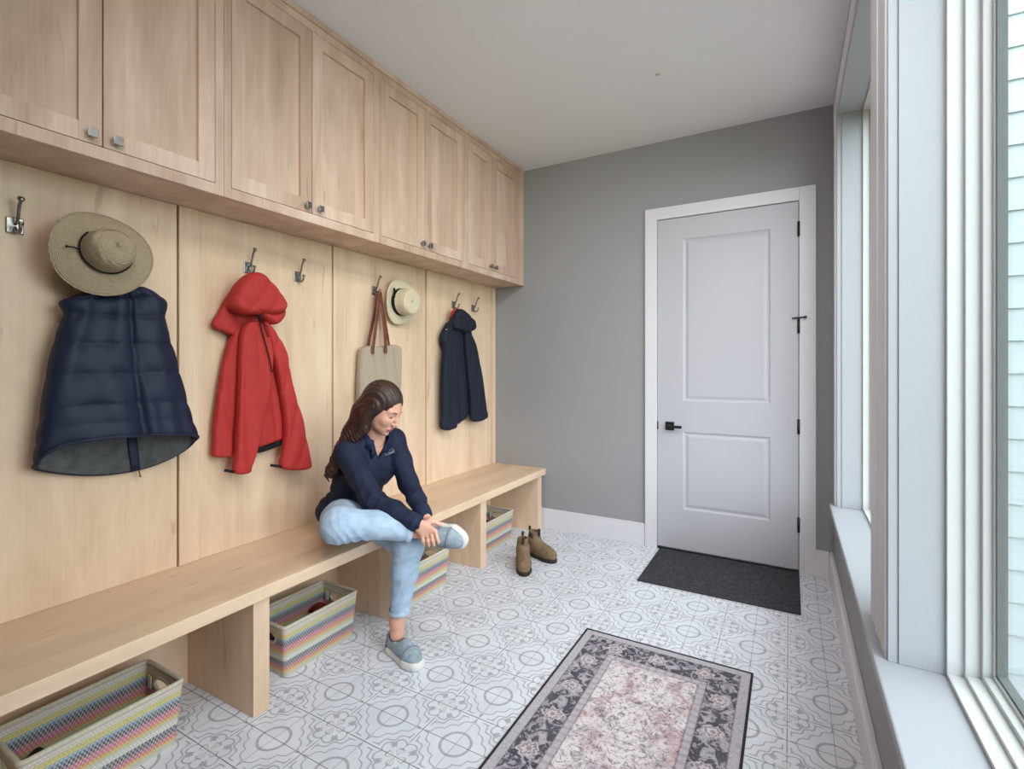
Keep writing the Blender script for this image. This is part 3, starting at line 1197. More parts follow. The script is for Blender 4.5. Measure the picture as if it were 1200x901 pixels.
for i in range(4):
    y0, y1 = bounds[i], bounds[i + 1]
    c = thing('wall_cabinet', cab_lab[i], 'cabinet', (XC, (y0 + y1) / 2, CZ0), 'maple wall cabinets')
    (a0, a1), (b0, b1) = doors[i]
    bx = MB()
    bx.box(XL + 0.001, XC - 0.023, y0 + 0.0005, y1 - 0.0005, CZ0, ZC - 0.001)
    obj('carcass', bx, W_D, c)
    ff = MB()
    g = 0.0022
    ff.box(XC - 0.021, XC, y0 + 0.0006, a0 - g, CZ0 - 0.004, ZC - 0.001)
    ff.box(XC - 0.021, XC, b1 + g, y1 - 0.0006, CZ0 - 0.004, ZC - 0.001)
    ff.box(XC - 0.021, XC, a0 - g, b1 + g, CZ0 - 0.004, DZ0 - g)
    ff.box(XC - 0.021, XC, a0 - g, b1 + g, DZT + g, ZC - 0.001)
    obj('face_frame', ff, W_D, c, bevel=0.0008)
    for k, (d0, d1) in enumerate(doors[i]):
        d = shaker_door(d0, d1, c)
        ky = (d1 - 0.033) if k == 0 else (d0 + 0.033)
        kz = DZ0 + 0.028
        kb = MB().tube([(XC - 0.001, ky, kz), (XC + 0.016, ky, kz)], 0.006, 12)
        kb.hull8([(XC + 0.014, ky - 0.011, kz - 0.011), (XC + 0.014, ky + 0.011, kz - 0.011), (XC + 0.014, ky + 0.011, kz + 0.011), (XC + 0.014, ky - 0.011, kz + 0.011)],
                 [(XC + 0.027, ky - 0.0145, kz - 0.0145), (XC + 0.027, ky + 0.0145, kz - 0.0145), (XC + 0.027, ky + 0.0145, kz + 0.0145), (XC + 0.027, ky - 0.0145, kz + 0.0145)])
        obj('knob', kb, M_PEWTER, d, bevel=0.0015)
cr = MB().box(XC, XC + 0.010, bounds[0], bounds[-1], ZC - 0.030, ZC - 0.001)
struct('trim_6', cr, W_D, bevel=0.002)

# ------------------------------------------------------------------ the bench
XB = -1.783
bench = thing('bench', 'long maple mudroom bench with open bays for baskets', 'bench', (-2.03, 2.05, 0))
obj('seat_top', MB().box(XL + 0.001, XB, 0.330, 3.768, BB, BT), W_H, bench, bevel=0.003)
LEGS = [(0.345, 0.413), (1.183, 1.251), (1.990, 2.058), (2.793, 2.861), (3.655, 3.720)]
for a, b in LEGS:
    obj('support_panel', MB().box(-2.255, XB - 0.016, a, b, 0, BB), W_V, bench, bevel=0.002)
obj('back_board', MB().box(XL + 0.001, -2.256, 0.345, 3.768, 0.0, BB), W_V, bench)


# ------------------------------------------------------------------ double coat hooks
def hook(parent_name, y, z, label):
    t = thing('coat_hook', label, 'hook', (XP, y, z), 'double coat hooks on the panelling')
    mb = MB().box(XP, XP + 0.006, y - 0.023, y + 0.023, z - 0.027, z + 0.027)
    obj('backplate', mb, M_PEWTER, t, bevel=0.003)
    up = MB()
    pts = [(XP + 0.004, y, z + 0.004), (XP + 0.022, y, z + 0.010), (XP + 0.032, y, z + 0.030), (XP + 0.043, y, z + 0.062), (XP + 0.055, y, z + 0.078)]
    up.tube(spline(pts, 6, False), 0.0048, 10)
    up.lathe([(0.0, -0.006), (0.008, -0.006), (0.010, 0.0), (0.008, 0.005), (0, 0.006)], (XP + 0.058, y, z + 0.082), (0.7, 0, 0.7), 16)
    obj('upper_arm', up, M_PEWTER, t)
    lo = MB()
    pts = [(XP + 0.004, y, z - 0.006), (XP + 0.020, y, z - 0.022), (XP + 0.036, y, z - 0.028), (XP + 0.050, y, z - 0.018), (XP + 0.054, y, z - 0.002)]
    lo.tube(spline(pts, 6, False), 0.0052, 10)
    lo.lathe([(0.0, -0.005), (0.007, -0.005), (0.009, 0.0), (0.007, 0.005), (0, 0.006)], (XP + 0.0545, y, z + 0.001), (0.2, 0, 1), 16)
    obj('lower_arm', lo, M_PEWTER, t)
    return t


HKZ = 1.826
hook('h', 0.645, HKZ, 'double coat hook left empty beside the large sun hat')
hook('h', 0.910, HKZ - 0.065, 'double coat hook under the large straw sun hat')
hook('h', 1.470, HKZ, 'double coat hook that holds the red jacket')
hook('h', 1.745, HKZ, 'empty double coat hook beside the red jacket')
hook('h', 2.302, HKZ, 'double coat hook that holds the canvas tote')
hook('h', 2.545, HKZ - 0.050, 'double coat hook under the small straw hat')
hook('h', 3.144, HKZ, 'double coat hook that holds the dark navy jacket')
hook('h', 3.417, HKZ, 'empty double coat hook beside the dark navy jacket')


# ------------------------------------------------------------------ woven baskets
def basket(x1, y0, y1, label, depth=0.255, hgt=0.220, tap=0.018):
    x0 = x1 - depth
    t = thing('storage_basket', label, 'basket', ((x0 + x1) / 2, (y0 + y1) / 2, 0), 'striped baskets under the bench')
    th = 0.010
    r = 0.016

    def outline(ins, z):
        k = tap * (1 - z / hgt) + ins
        X0, X1, Y0, Y1 = x0 + k, x1 - k, y0 + k, y1 - k
        rr = max(r - ins * 0.6, 0.006)
        pts = []
        for (cx, cy, a0) in ((X1 - rr, Y0 + rr, -90), (X1 - rr, Y1 - rr, 0), (X0 + rr, Y1 - rr, 90), (X0 + rr, Y0 + rr, 180)):
            for q in range(5):
                a = math.radians(a0 + q * 22.5)
                pts.append((cx + rr * math.cos(a), cy + rr * math.sin(a)))
        # dense points along the short ends so that a hand hole can be cut
        out = []
        n = len(pts)
        for i in range(n):
            p, q = pts[i], pts[(i + 1) % n]
            L = math.hypot(q[0] - p[0], q[1] - p[1])
            m = 24 if L > 0.1 else 1
            for s in range(m):
                out.append((p[0] + (q[0] - p[0]) * s / m, p[1] + (q[1] - p[1]) * s / m))
        return out
    nz = 24
    mb = MB()
    cxm = (x0 + x1) / 2

    def hole(x, y, z):
        end = (y > y1 - tap - 0.012) or (y < y0 + tap + 0.012)
        return end and ((x - cxm) / 0.062) ** 2 + ((z - hgt * 0.74) / 0.026) ** 2 < 1.0
    rings = []
    for ins in (0.0, th):
        base = len(mb.v)
        zs = [hgt * k / nz for k in range(nz + 1)] if ins == 0 else [th + (hgt - th) * k / nz for k in range(nz + 1)]
        vs = []
        for z in zs:
            vs += [(px, py, z) for (px, py) in outline(ins, z)]
        n = len(vs) // (nz + 1)
        fs = []
        for k in range(nz):
            for i in range(n):
                j = (i + 1) % n
                q = (k * n + i, k * n + j, (k + 1) * n + j, (k + 1) * n + i)
                c = np.mean([vs[w] for w in q], axis=0)
                if hole(*c):
                    continue
                fs.append(q if ins == 0 else q[::-1])
        fs.append(tuple(range(n - 1, -1, -1)) if ins == 0 else tuple(range(n)))
        mb.add(vs, fs)
        rings.append((base, n))
    (b0, n), (b1, _) = rings
    mb.add([], [])
    for i in range(n):
        j = (i + 1) % n
        mb.f.append((b0 + nz * n + i, b0 + nz * n + j, b1 + nz * n + j, b1 + nz * n + i))
        mb.smooth.append(False)
    obj('body', mb, M_BASKET, t)
    rim = MB().tube([(px, py, hgt + 0.001) for (px, py) in outline(th / 2, hgt)], 0.0085, 8, closed=True)
    obj('rim', rim, M_RIM, t)
    for ye in (y0, y1):
        s = 1 if ye == y1 else -1
        zc = hgt * 0.74
        yo = ye - s * (tap * (1 - 0.74) + th / 2)
        pts = [(cxm + 0.064 * math.cos(a), yo, zc + 0.028 * math.sin(a)) for a in [2 * PI * k / 28 for k in range(28)]]
        obj('hand_hole_cord', MB().tube(pts, 0.0068, 8, closed=True), M_RIM, t)
    yl = y1 - tap * 0.3 - th - 0.003
    obj('label', MB().box(cxm - 0.086, cxm - 0.066, yl - 0.002, yl + 0.001, hgt * 0.64, hgt * 0.84), M_LABEL, t)
    return t


BASK = [(-1.905, 0.545, 0.990, 'striped woven basket in the bench bay under the navy vest'),
        (-1.895, 1.385, 1.805, 'striped woven basket holding dark shoes, left of the seated woman'),
        (-1.850, 2.105, 2.522, 'striped woven basket half hidden behind the seated woman\'s leg'),
        (-1.893, 2.985, 3.418, 'striped woven basket in the last bay behind the brown boots')]
for b in BASK:
    basket(*b)


def slip_on(name, cx, cy, ang, L, mat, label, z0=0.012, hgt=0.07, grow=1.0, pitch=0.0):
    """low shoe lying in a basket"""
    pr = math.radians(pitch)
    f = np.array([math.cos(ang) * math.cos(pr), math.sin(ang) * math.cos(pr), math.sin(pr)])
    s = np.array([-math.sin(ang), math.cos(ang), 0]); u = np.cross(f, s)
    c = np.array([cx, cy, z0 + (L / 2 + 0.028) * abs(math.sin(pr))])
    S = SDF(c - [0.2, 0.2, 0.15], c + [0.2, 0.2, 0.20], 0.005)
    S.rbox(c + u * 0.012, (f, s, u), (L / 2, 0.040, 0.011), 0.010)
    S.ell(c + f * (-L * 0.36) + u * 0.012, (f, s, u), (0.036, 0.036, 0.011), 0.01)
    S.ell(c + f * L * 0.22 + u * 0.026, (f, s, u), (L * 0.27, 0.042, hgt * 0.55), 0.012)
    S.ell(c - f * L * 0.26 + u * 0.03, (f, s, u), (L * 0.24, 0.037, hgt * 0.65), 0.012)
    S.ell(c - f * L * 0.15 + u * 0.065 * grow, (f, s, u), (L * 0.26, 0.027, hgt * 0.62), 0.006, 'sub')
    o = S.obj(name, mat, origin=(cx, cy, z0))
    return tag(o, label, 'shoe', 'shoes stored in the baskets')


slip_on('slip_on_shoe', -2.065, 0.680, 1.57, 0.19, M_TAUPE_SHOE, 'dark brown shoe inside the basket under the navy vest', hgt=0.09, pitch=-20)
slip_on('slip_on_shoe', -2.080, 1.480, 1.57, 0.17, M_TAUPE_SHOE, 'dark brown shoe at the near end of the basket left of the seated woman', hgt=0.09, pitch=-32)
slip_on('slip_on_shoe', -2.070, 1.700, 1.57, 0.16, M_MAROON, 'maroon canvas shoe in the basket left of the seated woman', hgt=0.09, pitch=34)
slip_on('slip_on_shoe', -1.980, 1.585, 1.57, 0.19, M_BLUE_KNIT, 'blue grey shoe in the basket left of the seated woman', hgt=0.09, pitch=30)
slip_on('slip_on_shoe', -2.010, 2.330, 1.57, 0.20, M_TAUPE_SHOE, 'dark brown shoe in the basket behind the seated woman\'s leg', hgt=0.09, pitch=28)
slip_on('slip_on_shoe', -2.040, 3.210, 1.57, 0.20, M_MAROON, 'dark red shoe in the last basket behind the brown boots', hgt=0.09, pitch=28)

# ------------------------------------------------------------------ rug and doormat
rug = thing('area_rug', 'faded pink and navy patterned rug on the tile floor', 'rug', ((RUG_X0 + RUG_X1) / 2, (RUG_Y0 + RUG_Y1) / 2, 0))
obj('weave', MB().box(RUG_X0 + 0.007, RUG_X1 - 0.007, RUG_Y0 + 0.007, RUG_Y1 - 0.007, 0.0005, 0.0065), M_RUG, rug)
M_BIND = cloth('dark_rug_binding', (38, 37, 42), (54, 52, 58), 0.9, 80.0)
bd = MB()
for (a, b, c, d) in ((RUG_X0, RUG_X1, RUG_Y0, RUG_Y0 + 0.010), (RUG_X0, RUG_X1, RUG_Y1 - 0.010, RUG_Y1),
                     (RUG_X0, RUG_X0 + 0.010, RUG_Y0 + 0.010, RUG_Y1 - 0.010), (RUG_X1 - 0.010, RUG_X1, RUG_Y0 + 0.010, RUG_Y1 - 0.010)):
    bd.box(a, b, c, d, 0.0003, 0.0085)
obj('binding', bd, M_BIND, rug, bevel=0.002)
dm = MB().box(-0.842, 0.052, 3.116, 3.748, 0.0005, 0.0095)
tag(obj('doormat', dm, M_MAT, origin=(-0.4, 3.44, 0), bevel=0.004), 'speckled charcoal doormat in front of the white door', 'doormat')
# ------------------------------------------------------------------ hats
def hat(label, c, R, crown_r, crown_h, mat, flop, flat_top, squash=1.0, nrm=(1, 0, 0)):
    t = thing('straw_hat', label, 'hat', c, None)
    c = np.array(c, float)
    w = np.array(nrm, float); w /= np.linalg.norm(w)
    u = np.array([0, 1.0, 0]); u = u - w * u.dot(w); u /= np.linalg.norm(u)
    v = np.cross(w, u)
    n = 96
    br = MB()
    if flat_top:
        prof = [(crown_r, 0.0), (crown_r * 0.985, crown_h * 0.5), (crown_r * 0.95, crown_h * 0.86), (crown_r * 0.90, crown_h * 0.97), (crown_r * 0.80, crown_h * 1.005),
                (crown_r * 0.66, crown_h * 0.99), (crown_r * 0.3, crown_h * 0.975), (0.0005, crown_h * 0.97)]
    else:
        prof = [(crown_r, 0.0), (crown_r * 0.99, crown_h * 0.25), (crown_r * 0.955, crown_h * 0.5), (crown_r * 0.88, crown_h * 0.72), (crown_r * 0.74, crown_h * 0.88),
                (crown_r * 0.52, crown_h * 0.97), (crown_r * 0.25, crown_h * 1.0), (0.0005, crown_h * 1.005)]
    rows = []
    for k in range(13):                         # brim from the edge inwards
        q = k / 12
        r = R + (crown_r * 1.01 - R) * q
        rows.append((r, 'brim', q))
    vs, fs = [], []
    for (r, kind, q) in rows:
        for i in range(n):
            a = 2 * PI * i / n
            rr = r * (1 + (0.014 * math.sin(2 * a + 0.6) + 0.010 * math.sin(3 * a)) * (1 - q))
            h = flop(a) * (1 - q) ** 1.5
            vs.append(c + w * h + rr * (u * math.cos(a) + v * math.sin(a) * squash))
    for (r, h) in prof[1:]:
        for i in range(n):
            a = 2 * PI * i / n
            rr = r * (1 + (0.006 if flat_top else 0.014) * math.sin(3 * a + 1.0) * min(1, h / crown_h))
            vs.append(c + w * (h + (0.001 if flat_top else 0.003) * math.sin(2 * a) * (h / crown_h)) + rr * (u * math.cos(a) + v * math.sin(a) * squash))
    m = len(rows) + len(prof) - 1
    for k in range(m - 1):
        for i in range(n):
            j = (i + 1) % n
            fs.append((k * n + i, k * n + j, (k + 1) * n + j, (k + 1) * n + i))
    br.add(vs, fs, True)
    o = obj('straw_body', br, mat, t)
    sol = o.modifiers.new('thick', 'SOLIDIFY'); sol.thickness = 0.003; sol.offset = -1
    ed = MB().tube([vs[i] for i in range(n)], 0.0028, 8, closed=True)
    obj('brim_edge', ed, mat, t)
    return t, c, w, u, v


HC = PX(124, 295.5, -2.120)
M_STRAW = straw('tan_raffia', (140, 122, 98), (184, 164, 136), (0, 0, 0), (1, 0, 0), 330.0)
t, c, w, u, v = hat('large tan straw sun hat with a thin black cord, above the navy vest', HC, 0.149, 0.075, 0.098, M_STRAW,
                    lambda a: -0.022 + 0.018 * math.sin(2 * a + 2.4) + 0.006 * math.sin(3 * a), False, nrm=(1, -0.04, 0.10))
cd = MB()
pts = []
for k in range(34):
    a = math.radians(132 + k * 6.5)
    pts.append(c + w * 0.012 + 0.0780 * (u * math.cos(a) + v * math.sin(a)))
cd.tube(pts, 0.0028, 8)
ks = c + w * 0.012 + 0.0780 * (u * math.cos(math.radians(186)) + v * math.sin(math.radians(186)))
cd.tube([ks, ks + w * 0.004 - u * 0.018 + v * 0.004, ks + w * 0.006 - u * 0.034 + v * 0.002], 0.0026, 8)
cd.lathe([(0, -0.005), (0.0045, -0.002), (0.0045, 0.002), (0, 0.005)], ks + w * 0.006 - u * 0.036 + v * 0.002, u, 10)
obj('hat_cord', cd, M_BLACK_CLOTH, t)

HC2 = PX(469, 354, -2.235)
M_STRAW2 = straw('cream_straw', (196, 180, 150), (226, 212, 186), (0, 0, 0), (1, 0, 0), 200.0)
t, c, w, u, v = hat('small cream straw hat with a black ribbon, beside the canvas tote', HC2, 0.146, 0.084, 0.108, M_STRAW2,
                    lambda a: 0.006 + 0.016 * math.cos(2 * a), True, nrm=(1, 0.0, -0.05))
rb = MB()
n = 64
vs, fs = [], []
for h in (0.004, 0.030):
    for k in range(n):
        a = 2 * PI * k / n
        vs.append(c + w * h + (0.0875 - 0.02 * h) * (u * math.cos(a) + v * math.sin(a)))
for k in range(n):
    j = (k + 1) % n
    fs.append((k, j, n + j, n + k))
rb.add(vs, fs, True)
o = obj('ribbon', rb, M_BLACK_CLOTH, t)
s_ = o.modifiers.new('thick', 'SOLIDIFY'); s_.thickness = 0.002; s_.offset = 1
bw = MB()
kc_ = c + w * 0.017 + 0.090 * (u * math.cos(math.radians(150)) + v * math.sin(math.radians(150)))
for sg in (-1, 1):
    bw.tube([kc_, kc_ - u * 0.004 + v * 0.018 * sg + w * 0.006, kc_ - u * 0.006 + v * 0.036 * sg + w * 0.002], [0.004, 0.011, 0.007], 10, flat=(u, 0.35))
obj('bow', bw, M_BLACK_CLOTH, t)


# ------------------------------------------------------------------ quilted vest (hollow, hem open so that its lining shows)
def vest():
    XM = -2.200
    Lp = [(102, 339), (87, 347), (71, 354), (75, 370), (67, 393), (60, 420), (54, 450), (49, 485), (45, 515), (41, 546)]
    Rp = [(166, 336), (180, 343), (193, 354), (192, 374), (196, 394), (202, 415), (208, 440), (214, 465), (221, 490), (229, 515)]
    L = spline([PX(a, b, XM)[1:] for a, b in Lp], 12, False)
    R = spline([PX(a, b, XM)[1:] for a, b in Rp], 12, False)
    m = len(L)
    n = 180
    seams = [0.0, 0.165, 0.325, 0.495, 0.665, 0.83, 0.93, 1.001]
    vs, fs = [], []
    for k in range(m):
        t = k / (m - 1)
        cy, cz = (L[k] + R[k]) / 2
        wy, wz = (R[k] - L[k]) / 2
        dep = 0.022 + 0.062 * t
        for i in range(n):
            ph = 2 * PI * i / n
            cp, sp = math.cos(ph), math.sin(ph)
            cc = math.copysign(abs(cp) ** 0.85, cp)
            front = sp > 0
            ts = t + 0.022 * (abs(cp) ** 2) * (1 if cp < 0 else 0.4) * min(1, t * 2) * 1.0
            s0 = max(x for x in seams if x <= ts + 1e-9) if ts < 1.0 else seams[-2]
            s1 = min(x for x in seams if x > s0)
            q = min(max((ts - s0) / (s1 - s0), 0), 1)
            puff = 0.0135 * (max(math.sin(PI * q), 0) ** 0.42) * (0.5 if s0 > 0.8 else 1.0)
            gather = 0.0030 * math.sin(cc * 17 + 3 * math.sin(t * 5 + cc * 2)) * math.exp(-((t - s0) * (t - s1) / 0.0045) ** 2) * 1.4
            drape = 0.010 * math.sin(cc * 8.5 + t * 3.2 + 0.8) * (0.35 + 0.65 * (1 - t))
            zip_ = -0.020 * math.exp(-((cc - 0.20 + 0.06 * t) / 0.045) ** 2) * (1 if front else 0)
            vfold = -0.012 * math.exp(-((cc - 0.02 - 0.42 * t) / 0.06) ** 2) * (1 if front else 0) * (1 - t)
            x = XM + dep * (max(sp, 0) ** 0.7 if front else -0.75 * (abs(sp) ** 0.6))
            if front:
                x += (puff + gather + drape + zip_ + vfold) * (sp ** 0.4)
            y = cy + wy * cc * (1 + 0.02 * math.sin(PI * q) ** 0.6)
            z = cz + wz * cc
            sm = max(0, (t - 0.45) / 0.55)
            sm = sm * sm * (3 - 2 * sm)
            if front:
                z += sm * 0.070 * sp ** 0.7 * (1 - 0.35 * (cc + 0.2))
            else:
                z -= sm * 0.088 * abs(sp) ** 0.8 * (1 + 0.25 * cc - 0.4 * cc * cc)
            vs.append((max(x, XP + 0.004), y, z))
    for k in range(m - 1):
        for i in range(n):
            j = (i + 1) % n
            fs.append((k * n + i, (k + 1) * n + i, (k + 1) * n + j, k * n + j))
    fs.append(tuple(range(n)))
    t_ = thing('puffer_vest', 'navy quilted puffer vest hanging below the large straw sun hat', 'vest', PX(132, 340, XM))
    mb = MB().add(vs, fs, True)
    o = obj('shell', mb, [M_NAVY_NYLON, M_VEST_LINING], t_)
    so = o.modifiers.new('thick', 'SOLIDIFY')
    so.thickness = 0.010; so.offset = -1; so.material_offset = 1
    # rolled hem binding, wider strip of the inner placket, zip pull
    hem = MB().tube([vs[(m - 1) * n + i] for i in range(n)], 0.0065, 10, closed=True)
    obj('hem_binding', hem, M_NAVY_NYLON, t_)
    kk = [i for i in range(n)]
    ib = int(n * (1 - math.acos(0.20) / (2 * PI)))
    bk = [np.array(vs[(m - 1 - d) * n + ib]) + np.array([0.014, 0, 0]) for d in (0, 5, 10, 16)]
    pl = MB().tube(bk, 0.017, 10, flat=((1, 0, 0), 0.25))
    obj('inner_placket', pl, M_NAVY_NYLON, t_)
    b0 = np.array(vs[(m - 1) * n + ib]) + np.array([0.010, 0.012, -0.004])
    zp = MB().tube([b0, b0 + [0.003, 0.002, -0.014], b0 + [0.004, 0.004, -0.026]], [0.0022, 0.003, 0.004], 8)
    obj('zip_pull', zp, M_BRONZE, t_)


vest()


# ------------------------------------------------------------------ jackets
def yz(pts, x, n=4):
    return [tuple(p) for p in spline([PX(a, b, x)[1:] for a, b in pts], n)]


def vfold(amp, freq, ph, sway=0.0, z0=1.3, k2=0.5):
    """hanging folds: rounded ridges with narrow valleys, drifting sideways as they fall"""
    def f(Y, Z):
        s = (Y + (Z - z0) * sway + 0.012 * np.sin((Z - z0) * 7 + ph * 3)) * freq * 0.5
        r1 = np.abs(np.sin(s + ph)) ** 0.7 - 0.6
        r2 = np.abs(np.sin(1.73 * s + 2.1 * ph + 1.5 * np.sin((Z - z0) * 5 + ph))) ** 0.7 - 0.6
        env = 0.55 + 0.45 * np.sin((Z - z0) * 6 + ph * 2 + Y * 9)
        return amp * (r1 * env + k2 * r2 * (1.2 - env))
    return f


def cloth_piece(name, mat, parent, pts, x, T, R, fold=None, h=0.0055, n=4, mid=None):
    s = pillow(yz(pts, x, n), x, T, R, h, fold, mid)
    return s.obj(name, mat, parent)


rj = thing('rain_jacket', 'red hooded rain jacket hanging from a coat hook', 'jacket', PX(292, 320, -2.2))
cloth_piece('body', M_RED, rj, [(300, 368), (278, 382), (268, 400), (261, 425), (255, 460), (250, 495), (249, 520), (249, 534), (262, 536), (284, 531), (308, 522),
                                (333, 511), (338, 480), (332, 430), (320, 392)], -2.238, 0.022, 0.011, vfold(0.012, 60, 0.4, 0.06))
cloth_piece('inner_hem', M_BLACK_CLOTH, rj, [(300, 526), (317, 520), (333, 512), (334, 519), (318, 526), (302, 531)], -2.236, 0.012, 0.008)
ls = [(284, 384), (298, 376), (310, 384), (317, 405), (318, 430), (314, 462), (306, 500), (299, 530), (294, 547), (292, 554), (274, 554), (275, 530), (277, 490), (279, 450), (280, 415)]
cloth_piece('sleeve', M_RED, rj, ls, -2.188, 0.024, 0.012, vfold(0.012, 62, 1.2, 0.10))
rs = [(308, 376), (322, 390), (334, 412), (338, 432), (342, 455), (350, 480), (357, 510), (361, 534), (362, 549), (330, 549), (331, 530), (333, 508), (331, 480), (325, 446), (318, 414)]
cloth_piece('sleeve', M_RED, rj, rs, -2.192, 0.024, 0.012, vfold(0.012, 66, 0.2, -0.30))
cloth_piece('collar_flap', M_RED, rj, [(248, 381), (256, 366), (264, 350), (274, 338), (288, 336), (296, 356), (290, 378), (275, 393), (262, 389)], -2.240, 0.020, 0.010, vfold(0.008, 70, 0.5, 0.5))


def hoodfold(Y, Z):
    return 0.011 * (np.abs(np.sin((Y * 0.5 + (Z - 1.7) * 0.9) * 24 + 0.5)) ** 0.7 - 0.6) + 0.007 * (np.abs(np.sin((Y - (Z - 1.7) * 0.7) * 36 + 1)) ** 0.7 - 0.6)


cloth_piece('hood', M_RED, rj, [(269, 356), (272, 341), (281, 328), (292, 320), (303, 320), (315, 331), (327, 345), (333, 357), (329, 366), (318, 369), (300, 369), (284, 369), (273, 364)],
            -2.176, 0.052, 0.030, hoodfold)
cloth_piece('hood_brim', M_RED, rj, [(300, 364), (318, 366), (331, 362), (331, 371), (325, 379), (316, 380), (306, 373)], -2.185, 0.040, 0.024, vfold(0.004, 80, 0.7, 0.6))
for a, b in (((263, 551), (275, 553)), ((317, 545), (331, 547))):
    p, q = PX(*a, -2.186), PX(*b, -2.186)
    obj('cuff_tab', MB().tube([p, (p + q) / 2, q], 0.0065, 10, flat=((1, 0, 0), 0.4)), M_BLACK_CLOTH, rj)
zp = MB().tube([PX(*p, -2.152) for p in ((301, 369), (304, 376), (307, 388), (311, 402), (316, 420), (319, 436))], 0.0028, 8)
zp.tube([PX(*p, -2.152) for p in ((303, 369), (308, 378), (312, 388), (315, 395))], 0.0024, 8)
obj('zipper', zp, M_BLACK_CLOTH, rj)
tg = PX(304, 371, -2.118)
obj('cord_lock', MB().tube([tg, tg + [0.004, 0.006, -0.004]], 0.009, 10), M_BLACK_CLOTH, rj)
sn = MB()
for p in ((264, 376), (268, 378), (267, 381)):
    q = PX(*p, -2.2)
    sn.lathe([(0, -0.003), (0.004, -0.002), (0.004, 0.002), (0, 0.003)], q, (1, 0, 0), 10)
obj('toggle', sn, M_BLACK_CLOTH, rj)

nj = thing('hooded_jacket', 'dark navy hooded jacket hanging nearest the grey wall', 'jacket', PX(534, 360, -2.2))
cloth_piece('body', M_NAVY_SHELL, nj, [(532, 384), (547, 384), (556, 405), (562, 432), (566, 462), (568, 484), (560, 487), (551, 484), (543, 491), (533, 497), (527, 480), (524, 440), (526, 405)],
            -2.240, 0.024, 0.012, vfold(0.011, 60, 0.2, 0.05))
cloth_piece('sleeve', M_NAVY_SHELL, nj, [(524, 392), (531, 388), (537, 400), (536, 430), (534, 465), (533, 490), (532, 502), (518, 503), (518, 485), (518, 455), (519, 425), (521, 406)],
            -2.208, 0.024, 0.012, vfold(0.010, 60, 1.0, 0.05))
cloth_piece('sleeve', M_NAVY_SHELL, nj, [(544, 388), (552, 398), (559, 422), (564, 450), (568, 476), (569, 490), (554, 494), (551, 480), (549, 455), (546, 425)],
            -2.202, 0.023, 0.011, vfold(0.010, 60, 0.4, -0.2))
cloth_piece('shoulder', M_NAVY_SHELL, nj, [(517, 398), (520, 386), (527, 376), (536, 378), (536, 394), (528, 408), (521, 410)], -2.228, 0.034, 0.028, vfold(0.006, 70, 0.5, 0.3))
cloth_piece('hood', M_NAVY_SHELL, nj, [(530, 378), (532, 368), (536, 362), (542, 364), (549, 371), (554, 377), (554, 386), (547, 390), (538, 388), (531, 386)], -2.194, 0.040, 0.026, hoodfold)
cloth_piece('hanger_loop', M_RED_IN, nj, [(529, 372), (530, 366), (534, 361), (537, 365), (535, 371), (532, 374)], -2.215, 0.024, 0.014)
q = PX(523, 386, -2.18)
obj('snap_button', MB().lathe([(0, -0.004), (0.0065, -0.003), (0.0065, 0.003), (0, 0.004)], q, (0.8, -0.6, 0), 14), M_SILVER, nj)

# ------------------------------------------------------------------ canvas tote
tb = thing('tote_bag', 'taupe canvas tote with brown leather straps, hanging behind the seated woman', 'bag', PX(440, 345, -2.22))
cloth_piece('bag', M_CANVAS, tb, [(421, 415), (423, 408), (430, 405), (440, 406), (452, 405), (462, 404), (468, 409), (468, 430), (468, 460), (466, 486), (446, 489), (422, 486), (419, 460), (420, 435)],
            -2.238, 0.026, 0.012, vfold(0.017, 40, 0.9, 0.22), n=2)
HK = np.array([XP + 0.045, 2.302, HKZ - 0.012])
for name, foot, dx in (('strap', (437, 408), 0.030), ('strap', (452, 407), 0.032), ('strap', (431, 406), -0.012), ('strap', (456, 406), -0.010)):
    p = PX(*foot, -2.232 + dx)
    top = HK + np.array([0.004 if dx > 0 else -0.006, 0.006 if foot[0] > 440 else -0.004, 0.004])
    mid = (p + top) / 2 + np.array([0.004, 0, 0])
    mb = MB().tube(spline([p + [0.003, 0, -0.035], p, mid, top], 5, False), 0.0125, 10, flat=((1, 0, 0), 0.20))
    o = obj(name, mb, M_LEATHER, tb)
    if dx > 0:
        obj('rivet', MB().lathe([(0, 0.003), (0.004, 0.002), (0.004, 0)], p + [0.006, 0, -0.008], (1, 0, 0), 12), M_SILVER, o)


